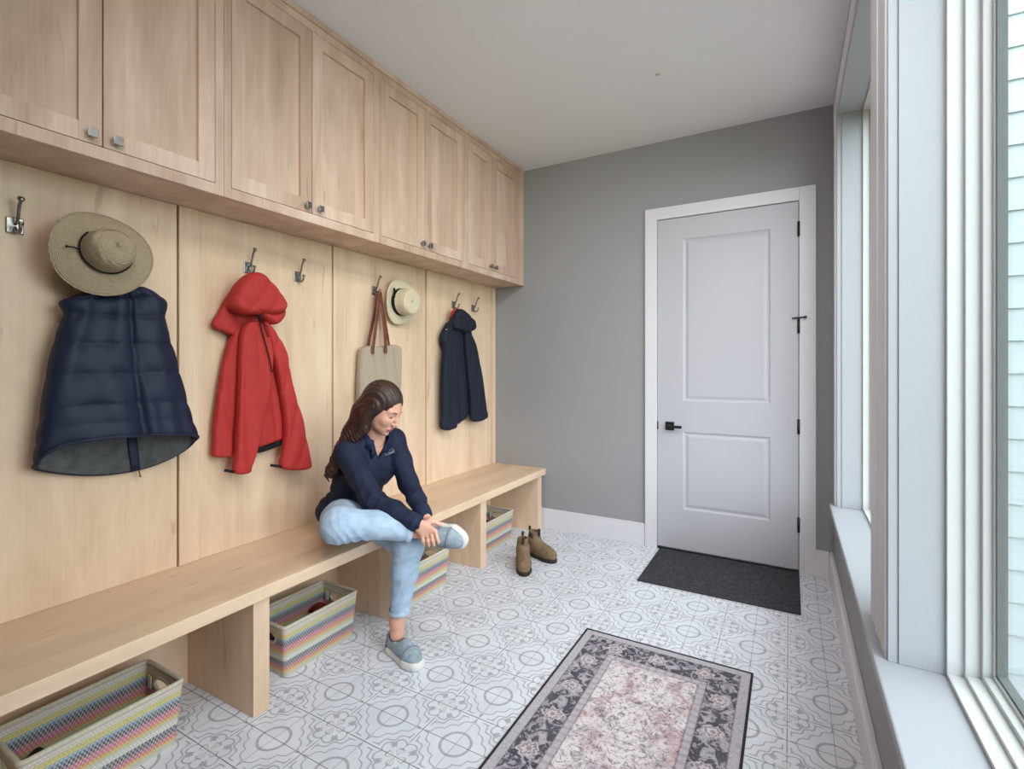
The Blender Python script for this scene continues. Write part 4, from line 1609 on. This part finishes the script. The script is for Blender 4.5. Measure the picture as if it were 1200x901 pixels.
# ------------------------------------------------------------------ chelsea boots
def boot(heel, toe, label):
    heel = np.array([heel[0], heel[1], 0.0]); toe = np.array([toe[0], toe[1], 0.0])
    f = toe - heel; L = np.linalg.norm(f); f /= L
    s = np.array([-f[1], f[0], 0.0]); u = UP
    P = lambda a, b, c: heel + f * a * L + s * b + u * c
    t = thing('chelsea_boot', label, 'boot', P(0.4, 0, 0), 'pair of brown boots')
    lo = np.minimum(heel, toe) - 0.12; hi = np.maximum(heel, toe) + 0.12
    lo[2], hi[2] = -0.02, 0.26
    S = SDF(lo, hi, 0.0045)
    S.chain([P(0.16, 0, 0.055), P(0.45, 0, 0.050), P(0.70, 0.003, 0.046), P(0.86, 0.002, 0.044)], [0.040, 0.040, 0.044, 0.036], 0.02)
    S.chain([P(0.20, 0, 0.06), P(0.24, 0, 0.11), P(0.27, 0, 0.19)], [0.044, 0.040, 0.046], 0.03, flat=(s, 0.82))
    S.chain([P(0.30, 0, 0.10), P(0.52, 0, 0.062), P(0.8, 0, 0.048)], [0.040, 0.038, 0.034], 0.03)
    S.half(P(0, 0, 0.022), -u)
    S.half(P(0.27, 0, 0.178), u)
    S.chain([P(0.24, 0, 0.10), P(0.27, 0, 0.26)], [0.030, 0.040], 0.004, flat=(s, 0.80), mode='sub')
    S.obj('upper', M_SUEDE, t)
    K = SDF(lo, hi, 0.0045)
    K.chain([P(0.15, 0, 0.014), P(0.45, -0.001, 0.014), P(0.70, 0.003, 0.014), P(0.85, 0.002, 0.014)], [0.041, 0.038, 0.047, 0.040], 0.02)
    K.half(P(0, 0, 0.030), u)
    K.half(P(0, 0, 0.0008), -u)
    K.obj('sole', M_SOLE_DK, t)
    for sg in (-1, 1):
        E = SDF(lo, hi, 0.004)
        E.ell(P(0.27, sg * 0.035, 0.125), (f, s, u), (0.024, 0.0055, 0.050), 0.0)
        E.obj('elastic_panel', M_ELASTIC, t)
    for a in (0.09, 0.43):
        mb = MB().tube(spline([P(a, 0, 0.150), P(a - 0.01, 0, 0.185), P(a, 0, 0.200), P(a + 0.02, 0, 0.185), P(a + 0.02, 0, 0.150)], 5, False), 0.0085, 8, flat=(f, 0.25))
        obj('pull_tab', mb, M_SOLE_DK, t)
    return t


boot((-1.640, 3.085), (-1.484, 2.812), 'brown suede chelsea boot with its toe towards the camera')
boot((-1.665, 3.205), (-1.400, 3.115), 'brown suede chelsea boot with its toe turned towards the door')
# ------------------------------------------------------------------ the seated woman
def nv(a):
    a = np.array(a, float)
    return a / np.linalg.norm(a)


A = lambda *p: np.array(p, float)
PELV = A(-1.985, 1.862, 0.592)
HIP_R, HIP_L = A(-1.965, 1.775, 0.592), A(-1.985, 1.945, 0.592)
KNEE_R, KNEE_L = A(-1.705, 1.515, 0.665), A(-1.565, 1.800, 0.515)
ANK_R, ANK_L = PD(496, 623, 2.27), A(-1.612, 1.776, 0.095)
NECK = A(-1.845, 1.845, 0.995)
SH_R, SH_L = PD(407, 531, 2.42), PD(461, 515, 2.62)
EL_R, EL_L = PD(437, 586, 2.30), PD(479, 566, 2.50)
WR_R, WR_L = PD(490, 614, 2.215), PD(498, 605, 2.335)
CHEST = (SH_R + SH_L) / 2 + A(-0.03, 0, -0.08)
SPINE = A(-1.950, 1.862, 0.76)
LAT = nv(SH_L - SH_R)
TUP = nv(NECK - PELV)
TF = nv(np.cross(LAT, TUP))
if TF[0] < 0:
    TF = -TF

# head frame
HF = nv(RGT * 0.82 - FWD * 0.30 - UP * 0.52)
HL = nv(np.cross(nv(UP + RGT * 0.06), HF))
HU = nv(np.cross(HF, HL))
HC_ = PD(449.5, 478, 2.44)
H = lambda f, l, u: HC_ + HF * f + HL * l + HU * u

woman = thing('person', 'seated woman in a navy polo shirt and light jeans, legs crossed, holding her raised shoe', 'person', (PELV[0], PELV[1], BT))

lo = A(-2.30, 1.35, -0.01); hi = A(-1.22, 2.15, 1.36)
B = SDF(lo, hi, 0.0042)
# trunk and limbs under the clothes
B.chain([PELV, SPINE, CHEST], [0.085, 0.070, 0.078], 0.03, flat=(LAT, 1.25))
B.cone(SH_R, SH_L, 0.038, 0.038, 0.04)
B.chain([HIP_R, KNEE_R, ANK_R], [0.060, 0.046, 0.0300], 0.02)
B.chain([HIP_L, KNEE_L, ANK_L + A(0, 0, 0.06), ANK_L], [0.060, 0.046, 0.032, 0.033], 0.02)
B.chain([SH_R, EL_R, WR_R], [0.040, 0.032, 0.0235], 0.02)
B.chain([SH_L, EL_L, WR_L], [0.040, 0.032, 0.0235], 0.02)
# neck and head
NB = NECK + A(0.015, 0, 0.0)
B.chain([NB + A(-0.01, 0, -0.04), NB + A(0.01, 0, 0.03), H(-0.030, 0, -0.055)], [0.062, 0.049, 0.046], 0.03)
ax = (HF, HL, HU)
B.ell(H(-0.018, 0, 0.028), ax, (0.096, 0.074, 0.088), 0.0)
B.ell(H(0.022, 0, -0.030), ax, (0.066, 0.060, 0.078), 0.03)
B.ell(H(0.046, 0, -0.076), ax, (0.040, 0.040, 0.032), 0.025)
B.ell(H(0.070, 0, -0.096), ax, (0.018, 0.020, 0.016), 0.016)
for s in (-1, 1):
    B.ell(H(0.060, s * 0.036, -0.030), ax, (0.022, 0.022, 0.024), 0.020)
    B.ell(H(0.081, s * 0.030, 0.006), ax, (0.012, 0.020, 0.012), 0.016, 'sub')
    B.ell(H(0.0675, s * 0.031, 0.003), ax, (0.0130, 0.0150, 0.0110), 0.006)
    B.cone(H(0.077, s * 0.012, 0.021), H(0.067, s * 0.044, 0.021), 0.007, 0.006, 0.016)
    B.ell(H(-0.008, s * 0.074, -0.010), ax, (0.016, 0.007, 0.028), 0.006)
B.chain([H(0.081, 0, 0.016), H(0.096, 0, -0.014), H(0.107, 0, -0.033)], [0.0075, 0.0085, 0.0105], 0.008)
for s in (-1, 1):
    B.ell(H(0.096, s * 0.0115, -0.037), ax, (0.009, 0.0065, 0.007), 0.006)
B.cone(H(0.086, -0.018, -0.0655), H(0.086, 0.018, -0.0655), 0.0055, 0.0055, 0.005)
B.ell(H(0.089, 0, -0.0645), ax, (0.0065, 0.018, 0.0045), 0.006)
B.ell(H(0.086, 0, -0.0740), ax, (0.0075, 0.016, 0.0050), 0.006)
B.cone(H(0.101, -0.014, -0.0690), H(0.101, 0.014, -0.0690), 0.0014, 0.0014, 0.003, mode='sub')
B.ell(H(0.083, 0, -0.088), ax, (0.010, 0.018, 0.006), 0.008, 'sub')


def hand(S, wrist, palm_dir, across, fdir, curl, bends, thumb, palm=0.070):
    """palm runs from the wrist to a row of knuckles along `across` (index first); four unequal fingers leave it
    along fdir and bend at three joints towards `curl`; the thumb leaves the index side near the wrist"""
    d, a, fd, c = nv(palm_dir), nv(across), nv(fdir), nv(curl)
    c = nv(c - fd * c.dot(fd))
    kn = wrist + d * palm
    for j in range(4):
        q = (j - 1.5) * 0.0185
        S.chain([wrist + a * q * 0.55 + d * 0.004, kn + a * q], [0.0165, 0.0118], 0.010)
    tips = []
    for j, (L, cu) in enumerate(zip((0.066, 0.073, 0.068, 0.053), bends)):
        p = kn + a * (j - 1.5) * 0.0198
        ang = 0.0
        pts = [p]
        for sg, bnd in zip((0.44, 0.31, 0.25), cu):
            pts.append(pts[-1] + (nv(fd - a * 0.05 * (1.5 - j)) * math.cos(ang) + c * math.sin(ang)) * L * sg * 1.1)
            ang += math.radians(bnd)
        S.chain(pts, [0.0100, 0.0088, 0.0082, 0.0070], 0.0025)
        tips.append(pts)
    S.chain([wrist + d * 0.012 - a * 0.012] + list(thumb), [0.0150, 0.0125, 0.0102, 0.0080], 0.005)
    return tips


# right hand lies over the raised ankle, back towards the viewer, fingers hanging down its near side
dR = nv(RGT * 0.74 - UP * 0.46 - FWD * 0.32)
aR = nv(-RGT * 0.90 - UP * 0.30 + FWD * 0.05)
R_tips = hand(B, WR_R, dR, aR, nv(-UP * 0.88 + RGT * 0.22 - FWD * 0.22), FWD * 0.9 - UP * 0.2 - RGT * 0.1,
              [(28, 30), (30, 32), (34, 32), (38, 30)],
              [WR_R + RGT * 0.050 + UP * 0.012 + FWD * 0.004, WR_R + RGT * 0.078 + UP * 0.004 + FWD * 0.012, WR_R + RGT * 0.098 - UP * 0.010 + FWD * 0.016], palm=0.064)
# left hand comes over from behind and grips the heel
dL = nv(RGT * 0.70 - UP * 0.60 - FWD * 0.25)
L_tips = hand(B, WR_L, dL, nv(-RGT * 0.45 + FWD * 0.80 - UP * 0.1), nv(-UP * 0.8 + RGT * 0.3), nv(-RGT * 0.6 - FWD * 0.3),
              [(30, 34)] * 4,
              [WR_L + RGT * 0.030 - FWD * 0.030 - UP * 0.004, WR_L + RGT * 0.046 - FWD * 0.050 - UP * 0.022, WR_L + RGT * 0.050 - FWD * 0.058 - UP * 0.044], palm=0.062)
B.rbox(A(-2.045, 2.05, BT - 0.098), np.eye(3), (0.2635, 1.7, 0.100), 0.004, 0.0, 'sub')
body = B.obj('body', [M_SKIN, M_LIP], woman)
me = body.data
rl = rootloc(body)
lip_c = H(0.092, 0, -0.069)
cent = np.array([p.center[:] for p in me.polygons]) + rl
q = cent - lip_c
on = (np.abs(q @ HU) < 0.0115 - 0.30 * np.abs(q @ HL)) & (np.abs(q @ HL) < 0.024) & ((q @ HF) > -0.012)
idx = np.where(on, 1, 0)
me.polygons.foreach_set('material_index', [int(i) for i in idx])

bvh = BVHTree.FromPolygons([tuple(np.array(v.co) + rl) for v in me.vertices], [tuple(p.vertices) for p in me.polygons])


def onto(p, direction, tree, lift=0.0015, start=0.08):
    d = nv(direction)
    o = np.array(p) - d * start
    h = tree.ray_cast(Vector(o), Vector(d), start * 2.5)
    return (np.array(h[0]) - d * lift) if h[0] is not None else np.array(p)


for s in (-1, 1):
    br = MB().tube([onto(H(0.09, s * l, u_), -HF, bvh, 0.0005) for l, u_ in ((0.013, 0.0215), (0.021, 0.0235), (0.029, 0.0240), (0.037, 0.0225), (0.044, 0.0185))], [0.0012, 0.0017, 0.0017, 0.0014, 0.0008], 8)
    obj('eyebrow', br, M_LASH, woman)
    la = MB().tube([onto(H(0.09, s * l, u_), -HF, bvh, 0.0010) for l, u_ in ((0.017, -0.003), (0.021, -0.0048), (0.026, -0.0060), (0.031, -0.0062), (0.036, -0.0054), (0.041, -0.003))], [0.0008, 0.0013, 0.0016, 0.0017, 0.0016, 0.0012], 8)
    obj('eyelashes', la, M_LASH, woman)

# ---- hair: parted cap and a long fall down the back
G = SDF(A(-2.18, 1.52, 0.66), A(-1.55, 2.0, 1.32), 0.0045)
G.ell(H(-0.026, 0, 0.034), ax, (0.104, 0.084, 0.094), 0.0)
G.ell(H(-0.034, 0, 0.000), ax, (0.082, 0.080, 0.088), 0.02)
fall = [H(-0.045, -0.01, 0.000), H(-0.068, -0.02, -0.062), PD(415, 507, 2.47), PD(404, 528, 2.455), PD(395, 545, 2.45), PD(389, 558, 2.45)]
G.chain(fall, [0.066, 0.060, 0.052, 0.046, 0.036, 0.016], 0.03)
G.chain([H(-0.004, -0.068, 0.010), H(-0.026, -0.074, -0.050), PD(427, 502, 2.40), PD(415, 515, 2.41)], [0.030, 0.026, 0.024, 0.022], 0.02)
G.chain([H(-0.010, 0.068, -0.005), H(-0.040, 0.070, -0.070), H(-0.09, 0.06, -0.12)], [0.026, 0.028, 0.02], 0.02)
G.chain([PD(400, 530, 2.45), PD(388, 546, 2.46), PD(383, 557, 2.46), PD(386, 564, 2.455)], [0.028, 0.018, 0.012, 0.005], 0.012)
# face opening
G.ell(H(0.104, -0.004, -0.008), ax, (0.074, 0.066, 0.088), 0.006, 'sub')
G.ell(H(0.080, -0.004, -0.045), ax, (0.080, 0.068, 0.075), 0.006, 'sub')
G.ell(H(0.060, 0.0, -0.090), ax, (0.080, 0.060, 0.050), 0.008, 'sub')


def strands(X, Y, Z):
    a = (X * HL[0] + Y * HL[1] + Z * HL[2])
    b = (X * RGT[0] + Y * RGT[1]) + 0.7 * Z
    fallm = np.clip((1.13 - Z) / 0.12, 0, 1)
    return fallm * (0.0020 * np.sin(b * 300 + 1.2 * np.sin(Z * 22)) + 0.0016 * np.sin(b * 520 + 1.0 + 1.5 * np.sin(Z * 16)) + 0.004 * np.sin(Z * 60 + b * 25) * np.clip((0.98 - Z) / 0.1, 0, 1)) + (1 - fallm) * 0.0016 * np.sin(a * 420 + 6 * np.sin(Z * 10))


G.disp(strands)
G.obj('hair', M_HAIR, woman)

# ---- polo shirt
S = SDF(A(-2.30, 1.50, 0.50), A(-1.38, 2.20, 1.08), 0.0048)
S.chain([PELV + A(-0.01, 0, -0.015), SPINE, CHEST + A(0, 0, 0.01)], [0.119, 0.106, 0.108], 0.04, flat=(LAT, 1.22))
S.ell(CHEST + TF * 0.055 - TUP * 0.035 - LAT * 0.06, (TF, LAT, TUP), (0.066, 0.066, 0.075), 0.04)
S.ell(CHEST + TF * 0.055 - TUP * 0.035 + LAT * 0.06, (TF, LAT, TUP), (0.066, 0.066, 0.075), 0.04)
S.ell(PELV + A(-0.035, -0.012, 0.015), (TF, LAT, TUP), (0.108, 0.168, 0.105), 0.03)
S.chain([SH_R + A(0, 0, -0.005), NB + A(-0.02, 0, 0.0), SH_L + A(0, 0, -0.005)], [0.058, 0.066, 0.058], 0.04)
S.chain([SH_R, (SH_R + EL_R) / 2, EL_R, (EL_R + WR_R) / 2, WR_R - nv(WR_R - EL_R) * 0.012], [0.062, 0.056, 0.051, 0.045, 0.037], 0.025)
S.chain([SH_L, (SH_L + EL_L) / 2, EL_L, (EL_L + WR_L) / 2, WR_L - nv(WR_L - EL_L) * 0.012], [0.060, 0.054, 0.048, 0.042, 0.036], 0.025)


def shirt_folds(X, Y, Z):
    t = X * TUP[0] + Y * TUP[1] + Z * TUP[2]
    l = X * LAT[0] + Y * LAT[1] + Z * LAT[2]
    w = np.clip((0.90 - Z) / 0.15, 0, 1)
    f = 0.0026 * (np.abs(np.sin(t * 38 + 5 * np.sin(l * 9) + 3 * np.sin(X * 18))) ** 0.6 - 0.6) * (0.4 + 1.6 * w)
    dR = (X - EL_R[0]) ** 2 + (Y - EL_R[1]) ** 2 + (Z - EL_R[2]) ** 2
    ad = nv(WR_R - SH_R)
    f = f + 0.006 * np.exp(-dR / 0.010) * (np.abs(np.sin((X * ad[0] + Y * ad[1] + Z * ad[2]) * 62 + Y * 30 + Z * 14)) ** 0.6 - 0.6)
    return f


S.disp(shirt_folds)
# neck opening with a V in front
S.chain([NB + A(0.0, 0, -0.03), NB + A(0.03, 0, 0.10)], [0.056, 0.066], 0.004, mode='sub')
VN = NB + TF * 0.075 - TUP * 0.085
S.chain([NB + TF * 0.05 + TUP * 0.02, VN], [0.044, 0.006], 0.004, mode='sub')
S.chain([NB + TF * 0.09 + TUP * 0.04, VN + TF * 0.05], [0.048, 0.006], 0.004, mode='sub')
# cuffs cut square, hem hidden in the lap
S.half(A(0, 0, 0.545), -UP)
shirt = S.obj('polo_shirt', M_POLO, woman)
sv = [tuple(np.array(v.co) + rootloc(shirt)) for v in shirt.data.vertices]
sbvh = BVHTree.FromPolygons(sv, [tuple(p.vertices) for p in shirt.data.polygons])
for wr, el, r in ((WR_R, EL_R, 0.0375), (WR_L, EL_L, 0.0365)):
    d = nv(wr - el)
    cu = MB().tube([wr - d * 0.045, wr - d * 0.012, wr + d * 0.002, wr + d * 0.0022, wr - d * 0.006], [r + 0.003, r + 0.002, r, r - 0.006, r - 0.010], 24, cap=False)
    obj('cuff', cu, M_POLO_DK, shirt)
# collar: a folded band round the neck with two pointed leaves
cb = MB()
ring, ring2 = [], []
for k in range(25):
    a = math.radians(38 + k * (360 - 76) / 24)
    p = NB + A(0.008, 0, 0.0) + (TF * math.cos(a) * 0.064 + LAT * math.sin(a) * 0.066) + TUP * (0.028 - 0.030 * max(0, math.cos(a)))
    out = TF * math.cos(a) + LAT * math.sin(a)
    ring.append((p - TUP * 0.030, p + TUP * 0.012, p + TUP * 0.010 + out * 0.010, p - TUP * 0.028 + out * 0.024))
vs, fs = [], []
for q in ring:
    vs += list(q)
for k in range(24):
    for j in range(3):
        fs.append((k * 4 + j, k * 4 + j + 1, k * 4 + 5 + j, k * 4 + 4 + j))
cb.add(vs, fs, True)
for sg, q in ((1, ring[0]), (-1, ring[-1])):
    tip = onto(VN + LAT * sg * 0.052 + TUP * 0.020, -TF, sbvh, 0.010, 0.12)
    base_in = onto(VN + LAT * sg * 0.004 + TUP * 0.012, -TF, sbvh, 0.006, 0.12)
    cb.add([q[2], q[3], tip, base_in, q[2] - TF * 0.003, q[3] - TF * 0.003, tip - TF * 0.004, base_in - TF * 0.004], [(0, 1, 2, 3), (7, 6, 5, 4), (0, 3, 7, 4), (1, 5, 6, 2), (2, 6, 7, 3)], True)
co = obj('collar', cb, M_POLO_DK, shirt)
so = co.modifiers.new('thick', 'SOLIDIFY'); so.thickness = 0.003
# small white embroidered mark on the left breast: two lines of stitching
lg = MB()
random.seed(3)
_h = sbvh.ray_cast(Vector(EYEV), Vector(nv(ray(456, 531))))
LG, LN = np.array(_h[0]), np.array(_h[1])
if LN.dot(ray(456, 531)) > 0:
    LN = -LN
LX = nv(np.cross(nv(UP + RGT * -0.25), LN))
LX = LX if LX.dot(RGT) > 0 else -LX
LY = nv(np.cross(LN, LX)); LY = LY if LY[2] > 0 else -LY


def stitch(pts, r):
    lg.tube([onto(LG + LX * a + LY * b, -LN, sbvh, 0.0010, 0.05) for a, b in pts], r, 6)


for k in range(8):
    x0 = -0.026 + k * 0.0066
    y0 = 0.0035 * math.sin(k * 0.9)
    stitch([(x0, y0 + 0.007), (x0 + 0.0012, y0), (x0 + 0.0030, y0 + 0.005), (x0 + 0.0044, y0), (x0 + 0.0056, y0 + 0.006)], 0.0010)
for k in range(7):
    x0 = -0.014 + k * 0.0056
    stitch([(x0, 0.0155), (x0 + 0.0022, 0.0120), (x0 + 0.0040, 0.0155)], 0.0007)
stitch([(-0.026, -0.006), (0.0, -0.0045), (0.024, -0.006)], 0.0007)
obj('embroidery', lg, M_THREAD, shirt)
nk = MB()
pts = [NB + TF * 0.045 * math.cos(math.radians(a)) + LAT * 0.055 * math.sin(math.radians(a)) - TUP * (0.035 * math.cos(math.radians(a)) - 0.012) for a in range(-80, 81, 8)]
pts = [onto(p + TF * 0.0, nv(NB - TUP * 0.02 - p), bvh, 0.0016, 0.06) for p in pts]
obj('necklace', nk.tube(pts, 0.0011, 6), M_GOLD, woman)

# ---- jeans
J = SDF(A(-2.32, 1.38, 0.12), A(-1.36, 2.12, 0.80), 0.0048)
J.chain([PELV + A(-0.01, 0, 0.05), PELV], [0.100, 0.104], 0.03, flat=(LAT, 1.22))
J.ell(HIP_R + A(-0.01, 0, -0.005), np.eye(3), (0.092, 0.092, 0.092), 0.03)
J.ell(HIP_L + A(-0.01, 0, -0.005), np.eye(3), (0.092, 0.092, 0.092), 0.03)
CUFF_R = ANK_R + nv(KNEE_R - ANK_R) * 0.060
J.chain([HIP_R, (HIP_R + KNEE_R) / 2, KNEE_R], [0.096, 0.090, 0.076], 0.03)
J.chain([KNEE_R, KNEE_R * 0.52 + CUFF_R * 0.48 + A(0, 0, 0.012), CUFF_R], [0.078, 0.060, 0.047], 0.025)
d = nv(KNEE_R - ANK_R)
J.rbox(CUFF_R - d * 0.064, (d, nv(np.cross(d, UP)), nv(np.cross(d, np.cross(d, UP)))), (0.060, 0.09, 0.09), 0.002, 0.0, 'sub')
J.cone(CUFF_R - d * 0.06, CUFF_R + d * 0.02, 0.037, 0.038, 0.002, mode='sub')
J.chain([HIP_L, (HIP_L + KNEE_L) / 2, KNEE_L], [0.096, 0.088, 0.072], 0.03)
HEM_L = ANK_L + A(0.012, 0.004, 0.105)
J.chain([KNEE_L, KNEE_L * 0.6 + HEM_L * 0.4, HEM_L], [0.073, 0.060, 0.046], 0.025)


def jean_folds(X, Y, Z):
    def near(c, r):
        return np.exp(-((X - c[0]) ** 2 + (Y - c[1]) ** 2 + (Z - c[2]) ** 2) / (r * r))
    bk = KNEE_R * 0.75 + CUFF_R * 0.25 - A(0, 0, 0.05)
    s1 = nv(CUFF_R - KNEE_R)
    t1 = X * s1[0] + Y * s1[1] + Z * s1[2]
    rid = lambda q: np.abs(np.sin(q)) ** 0.6 - 0.6
    wob = 2.2 * np.sin(X * 31 + 1) + 2.0 * np.sin(Y * 37 + 2) + 1.6 * np.sin(Z * 29)
    f = 0.011 * near(bk, 0.075) * rid(t1 * 75 + Z * 40 + wob * 0.4)
    f = f + 0.006 * near(KNEE_L - A(0, 0, 0.07), 0.09) * rid(Z * 52 + (X - Y) * 40 + wob * 0.6)
    f = f + 0.006 * near(HEM_L + A(0, 0, 0.06), 0.09) * rid(Z * 55 - (X - Y) * 45 + wob * 0.6)
    f = f + 0.0025 * rid(Z * 22 + X * 16 + wob)
    return f


J.disp(jean_folds)
# square-cut hems, open so that the ankles pass through
J.half(A(0, 0, HEM_L[2]), -UP)
J.cone(HEM_L - UP * 0.05, HEM_L + UP * 0.06, 0.036, 0.037, 0.002, mode='sub')
J.rbox(A(-2.045, 2.05, BT - 0.098), np.eye(3), (0.2635, 1.7, 0.100), 0.004, 0.0, 'sub')
jeans = J.obj('jeans', M_JEANS, woman)
hm = MB().tube([CUFF_R + d * 0.016, CUFF_R + d * 0.000, CUFF_R - d * 0.006, CUFF_R - d * 0.004], [0.0500, 0.0496, 0.0475, 0.0400], 28, cap=False)
obj('hem', hm, M_JEANS_HEM, jeans)
hm = MB().tube([HEM_L + UP * 0.016, HEM_L, HEM_L - UP * 0.006, HEM_L - UP * 0.004], [0.0495, 0.0492, 0.0470, 0.0400], 28, cap=False)
obj('hem', hm, M_JEANS_HEM, jeans)


# ---- slip-on shoes
def shoe(heel, f, n, L, name='slip_on_shoe'):
    """heel: back of the sole; f towards the toe; n from the foot out through the sole"""
    f = nv(f); n = nv(n - f * np.dot(n, f)); u = -n; s = nv(np.cross(u, f))
    P = lambda a, b, c: heel + f * a * L + s * b + u * c
    c0 = P(0.5, 0, 0.03)
    lo, hi = c0 - 0.20, c0 + 0.20
    K = SDF(lo, hi, 0.0045)
    K.chain([P(0.15, 0, 0.04), P(0.45, 0.001, 0.040), P(0.72, 0.003, 0.036), P(0.86, 0.001, 0.032)], [0.035, 0.034, 0.042, 0.034], 0.02, flat=(u, 0.85))
    K.chain([P(0.13, 0, 0.045), P(0.11, 0, 0.078)], [0.030, 0.028], 0.015)
    K.chain([P(0.34, 0, 0.055), P(0.55, 0, 0.052), P(0.80, 0, 0.036)], [0.032, 0.033, 0.026], 0.02)
    K.half(P(0, 0, 0.014), -u)
    K.chain([P(0.17, 0, 0.078), P(0.31, 0, 0.092)], [0.026, 0.028], 0.004, flat=(f, 1.3), mode='sub')
    up = K.obj(name, M_SHOE, woman)
    W = SDF(lo, hi, 0.0045)
    W.chain([P(0.14, 0, 0.012), P(0.45, 0.001, 0.012), P(0.72, 0.003, 0.012), P(0.86, 0.001, 0.012)], [0.041, 0.038, 0.049, 0.043], 0.02)
    W.ell(P(0.955, 0.002, 0.022), (f, s, u), (0.014, 0.034, 0.020), 0.012)
    W.half(P(0, 0, 0.036), u, 0.004)
    W.cone(P(0.0, 0, 0.062), P(0.84, 0, 0.062), 0.034, 0.034, 0.004, mode='sub')
    W.half(P(0, 0, 0.0), -u, 0.004)
    W.obj('sole', M_SOLE_W, up)
    rl_ = rootloc(up)
    ub = BVHTree.FromPolygons([tuple(np.array(v.co) + rl_) for v in up.data.vertices], [tuple(p.vertices) for p in up.data.polygons])
    pts = []
    for q in range(0, 181, 9):
        t = math.radians(q)
        o_ = P(0.68 + 0.05 * math.sin(t), 0.003 + 0.09 * math.cos(t), 0.022 + 0.08 * math.sin(t))
        pts.append(onto(P(0.68 + 0.05 * math.sin(t), 0.003, 0.022), P(0.68 + 0.05 * math.sin(t), 0.003, 0.022) - o_, ub, 0.0008, 0.09))
    obj('toe_seam', MB().tube(pts, 0.0030, 8), M_SHOE_D, up)
    H_ = SDF(lo, hi, 0.0045)
    H_.chain([P(0.09, 0, 0.03), P(0.07, 0, 0.072)], [0.036, 0.026], 0.01)
    H_.half(P(0.19, 0, 0), f)
    H_.half(P(0, 0, 0.020), -u)
    H_.half(P(0, 0, 0.080), u)
    H_.chain([P(0.13, 0, 0.040), P(0.12, 0, 0.11)], [0.029, 0.026], 0.003, flat=(f, 1.15), mode='sub')
    H_.obj('heel_counter', M_SHOE_D, up)
    return up


shoe(A(-1.668, 1.792, 0.001), A(0.96, -0.27, 0), -UP, 0.236)
TOE_D = nv(RGT * 0.86 - FWD * 0.42 - UP * 0.16)
SOLE_N = nv(RGT * 0.50 + FWD * 0.86 + UP * 0.05)
SOLE_N = nv(SOLE_N - TOE_D * SOLE_N.dot(TOE_D))
shoe(ANK_R - TOE_D * 0.045 + SOLE_N * 0.075 - UP * 0.006, TOE_D, SOLE_N, 0.236)
rg = R_tips[2]
p0 = rg[0] * 0.45 + rg[1] * 0.55
dd = nv(rg[1] - rg[0])
a1 = nv(np.cross(dd, FWD)); a2 = np.cross(dd, a1)
obj('ring', MB().tube([p0 + 0.0102 * (a1 * math.cos(t) + a2 * math.sin(t)) for t in [2 * PI * k / 20 for k in range(20)]], 0.0013, 6, closed=True), M_SILVER, woman)
# ------------------------------------------------------------------ daylight
w = bpy.data.worlds.new('overcast_sky')
SC.world = w
w.use_nodes = True
nt = w.node_tree
bg = nt.nodes['Background']
tc = nt.nodes.new('ShaderNodeTexCoord')
sx = nt.nodes.new('ShaderNodeSeparateXYZ')
nt.links.new(tc.outputs['Generated'], sx.inputs[0])
rp = nt.nodes.new('ShaderNodeValToRGB')
rp.color_ramp.elements[0].position = 0.0
rp.color_ramp.elements[0].color = (0.86, 0.92, 1.0, 1)
rp.color_ramp.elements[1].position = 1.0
rp.color_ramp.elements[1].color = (0.93, 0.97, 1.0, 1)
nt.links.new(sx.outputs[2], rp.inputs[0])
nt.links.new(rp.outputs[0], bg.inputs['Color'])
bg.inputs['Strength'].default_value = SKY


def portal(name, loc, rot, sx, sy):
    l = bpy.data.lights.new(name, 'AREA')
    l.shape = 'RECTANGLE'
    l.size, l.size_y = sx, sy
    l.cycles.is_portal = True
    o = bpy.data.objects.new(name, l)
    COL.objects.link(o)
    o.location = loc
    o.rotation_euler = rot
    return o


for i, (a, b) in enumerate(WINS):
    portal('window_portal', (XR + WT + 0.02, (a + b) / 2, (SILL + HEAD) / 2), (0, PI / 2, 0), HEAD - SILL, b - a)


# added fill lamps in the ceiling, out of view, aimed at the far end
FILL_LAMPS = [(-0.50, 1.2), (0.0, 1.2), (-0.50, 0.1), (0.0, 0.1)]
AIM = (-1.7, 3.5, 0.7)
M_FILL = Mat('fill_lamp_diffuser', 0.5, 0.2, srgb(240, 236, 228))
M_FILL.b.inputs['Emission Color'].default_value = (1.0, 0.95, 0.88, 1)
M_FILL.b.inputs['Emission Strength'].default_value = 4.0
for i, (x, y) in enumerate(FILL_LAMPS):
    t = thing('fill_lamp', 'added round white fill lamp in the ceiling, out of view', 'lamp', (x, y, ZC), 'added ceiling fill lamps')
    obj('trim_ring', MB().lathe([(0.088, -0.001), (0.090, -0.006), (0.108, -0.005), (0.112, 0.0)], (x, y, ZC), (0, 0, 1), 40), M_WHITE, t)
    obj('diffuser', MB().lathe([(0.0, -0.003), (0.088, -0.003)], (x, y, ZC), (0, 0, 1), 40), M_FILL, t)
    l = bpy.data.lights.new('fill_glow', 'SPOT')
    l.energy = FILL_W
    l.spot_size = math.radians(110)
    l.spot_blend = 1.0
    l.shadow_soft_size = 0.09
    l.color = (1.0, 0.98, 0.97)
    o = bpy.data.objects.new('fill_glow', l)
    COL.objects.link(o)
    o.parent = t
    o.location = (0, 0, -0.07)
    dr = Vector((AIM[0] - x, AIM[1] - y, AIM[2] - ZC))
    o.rotation_euler = dr.to_track_quat('-Z', 'Y').to_euler()
SC.view_settings.exposure = EXPOSURE
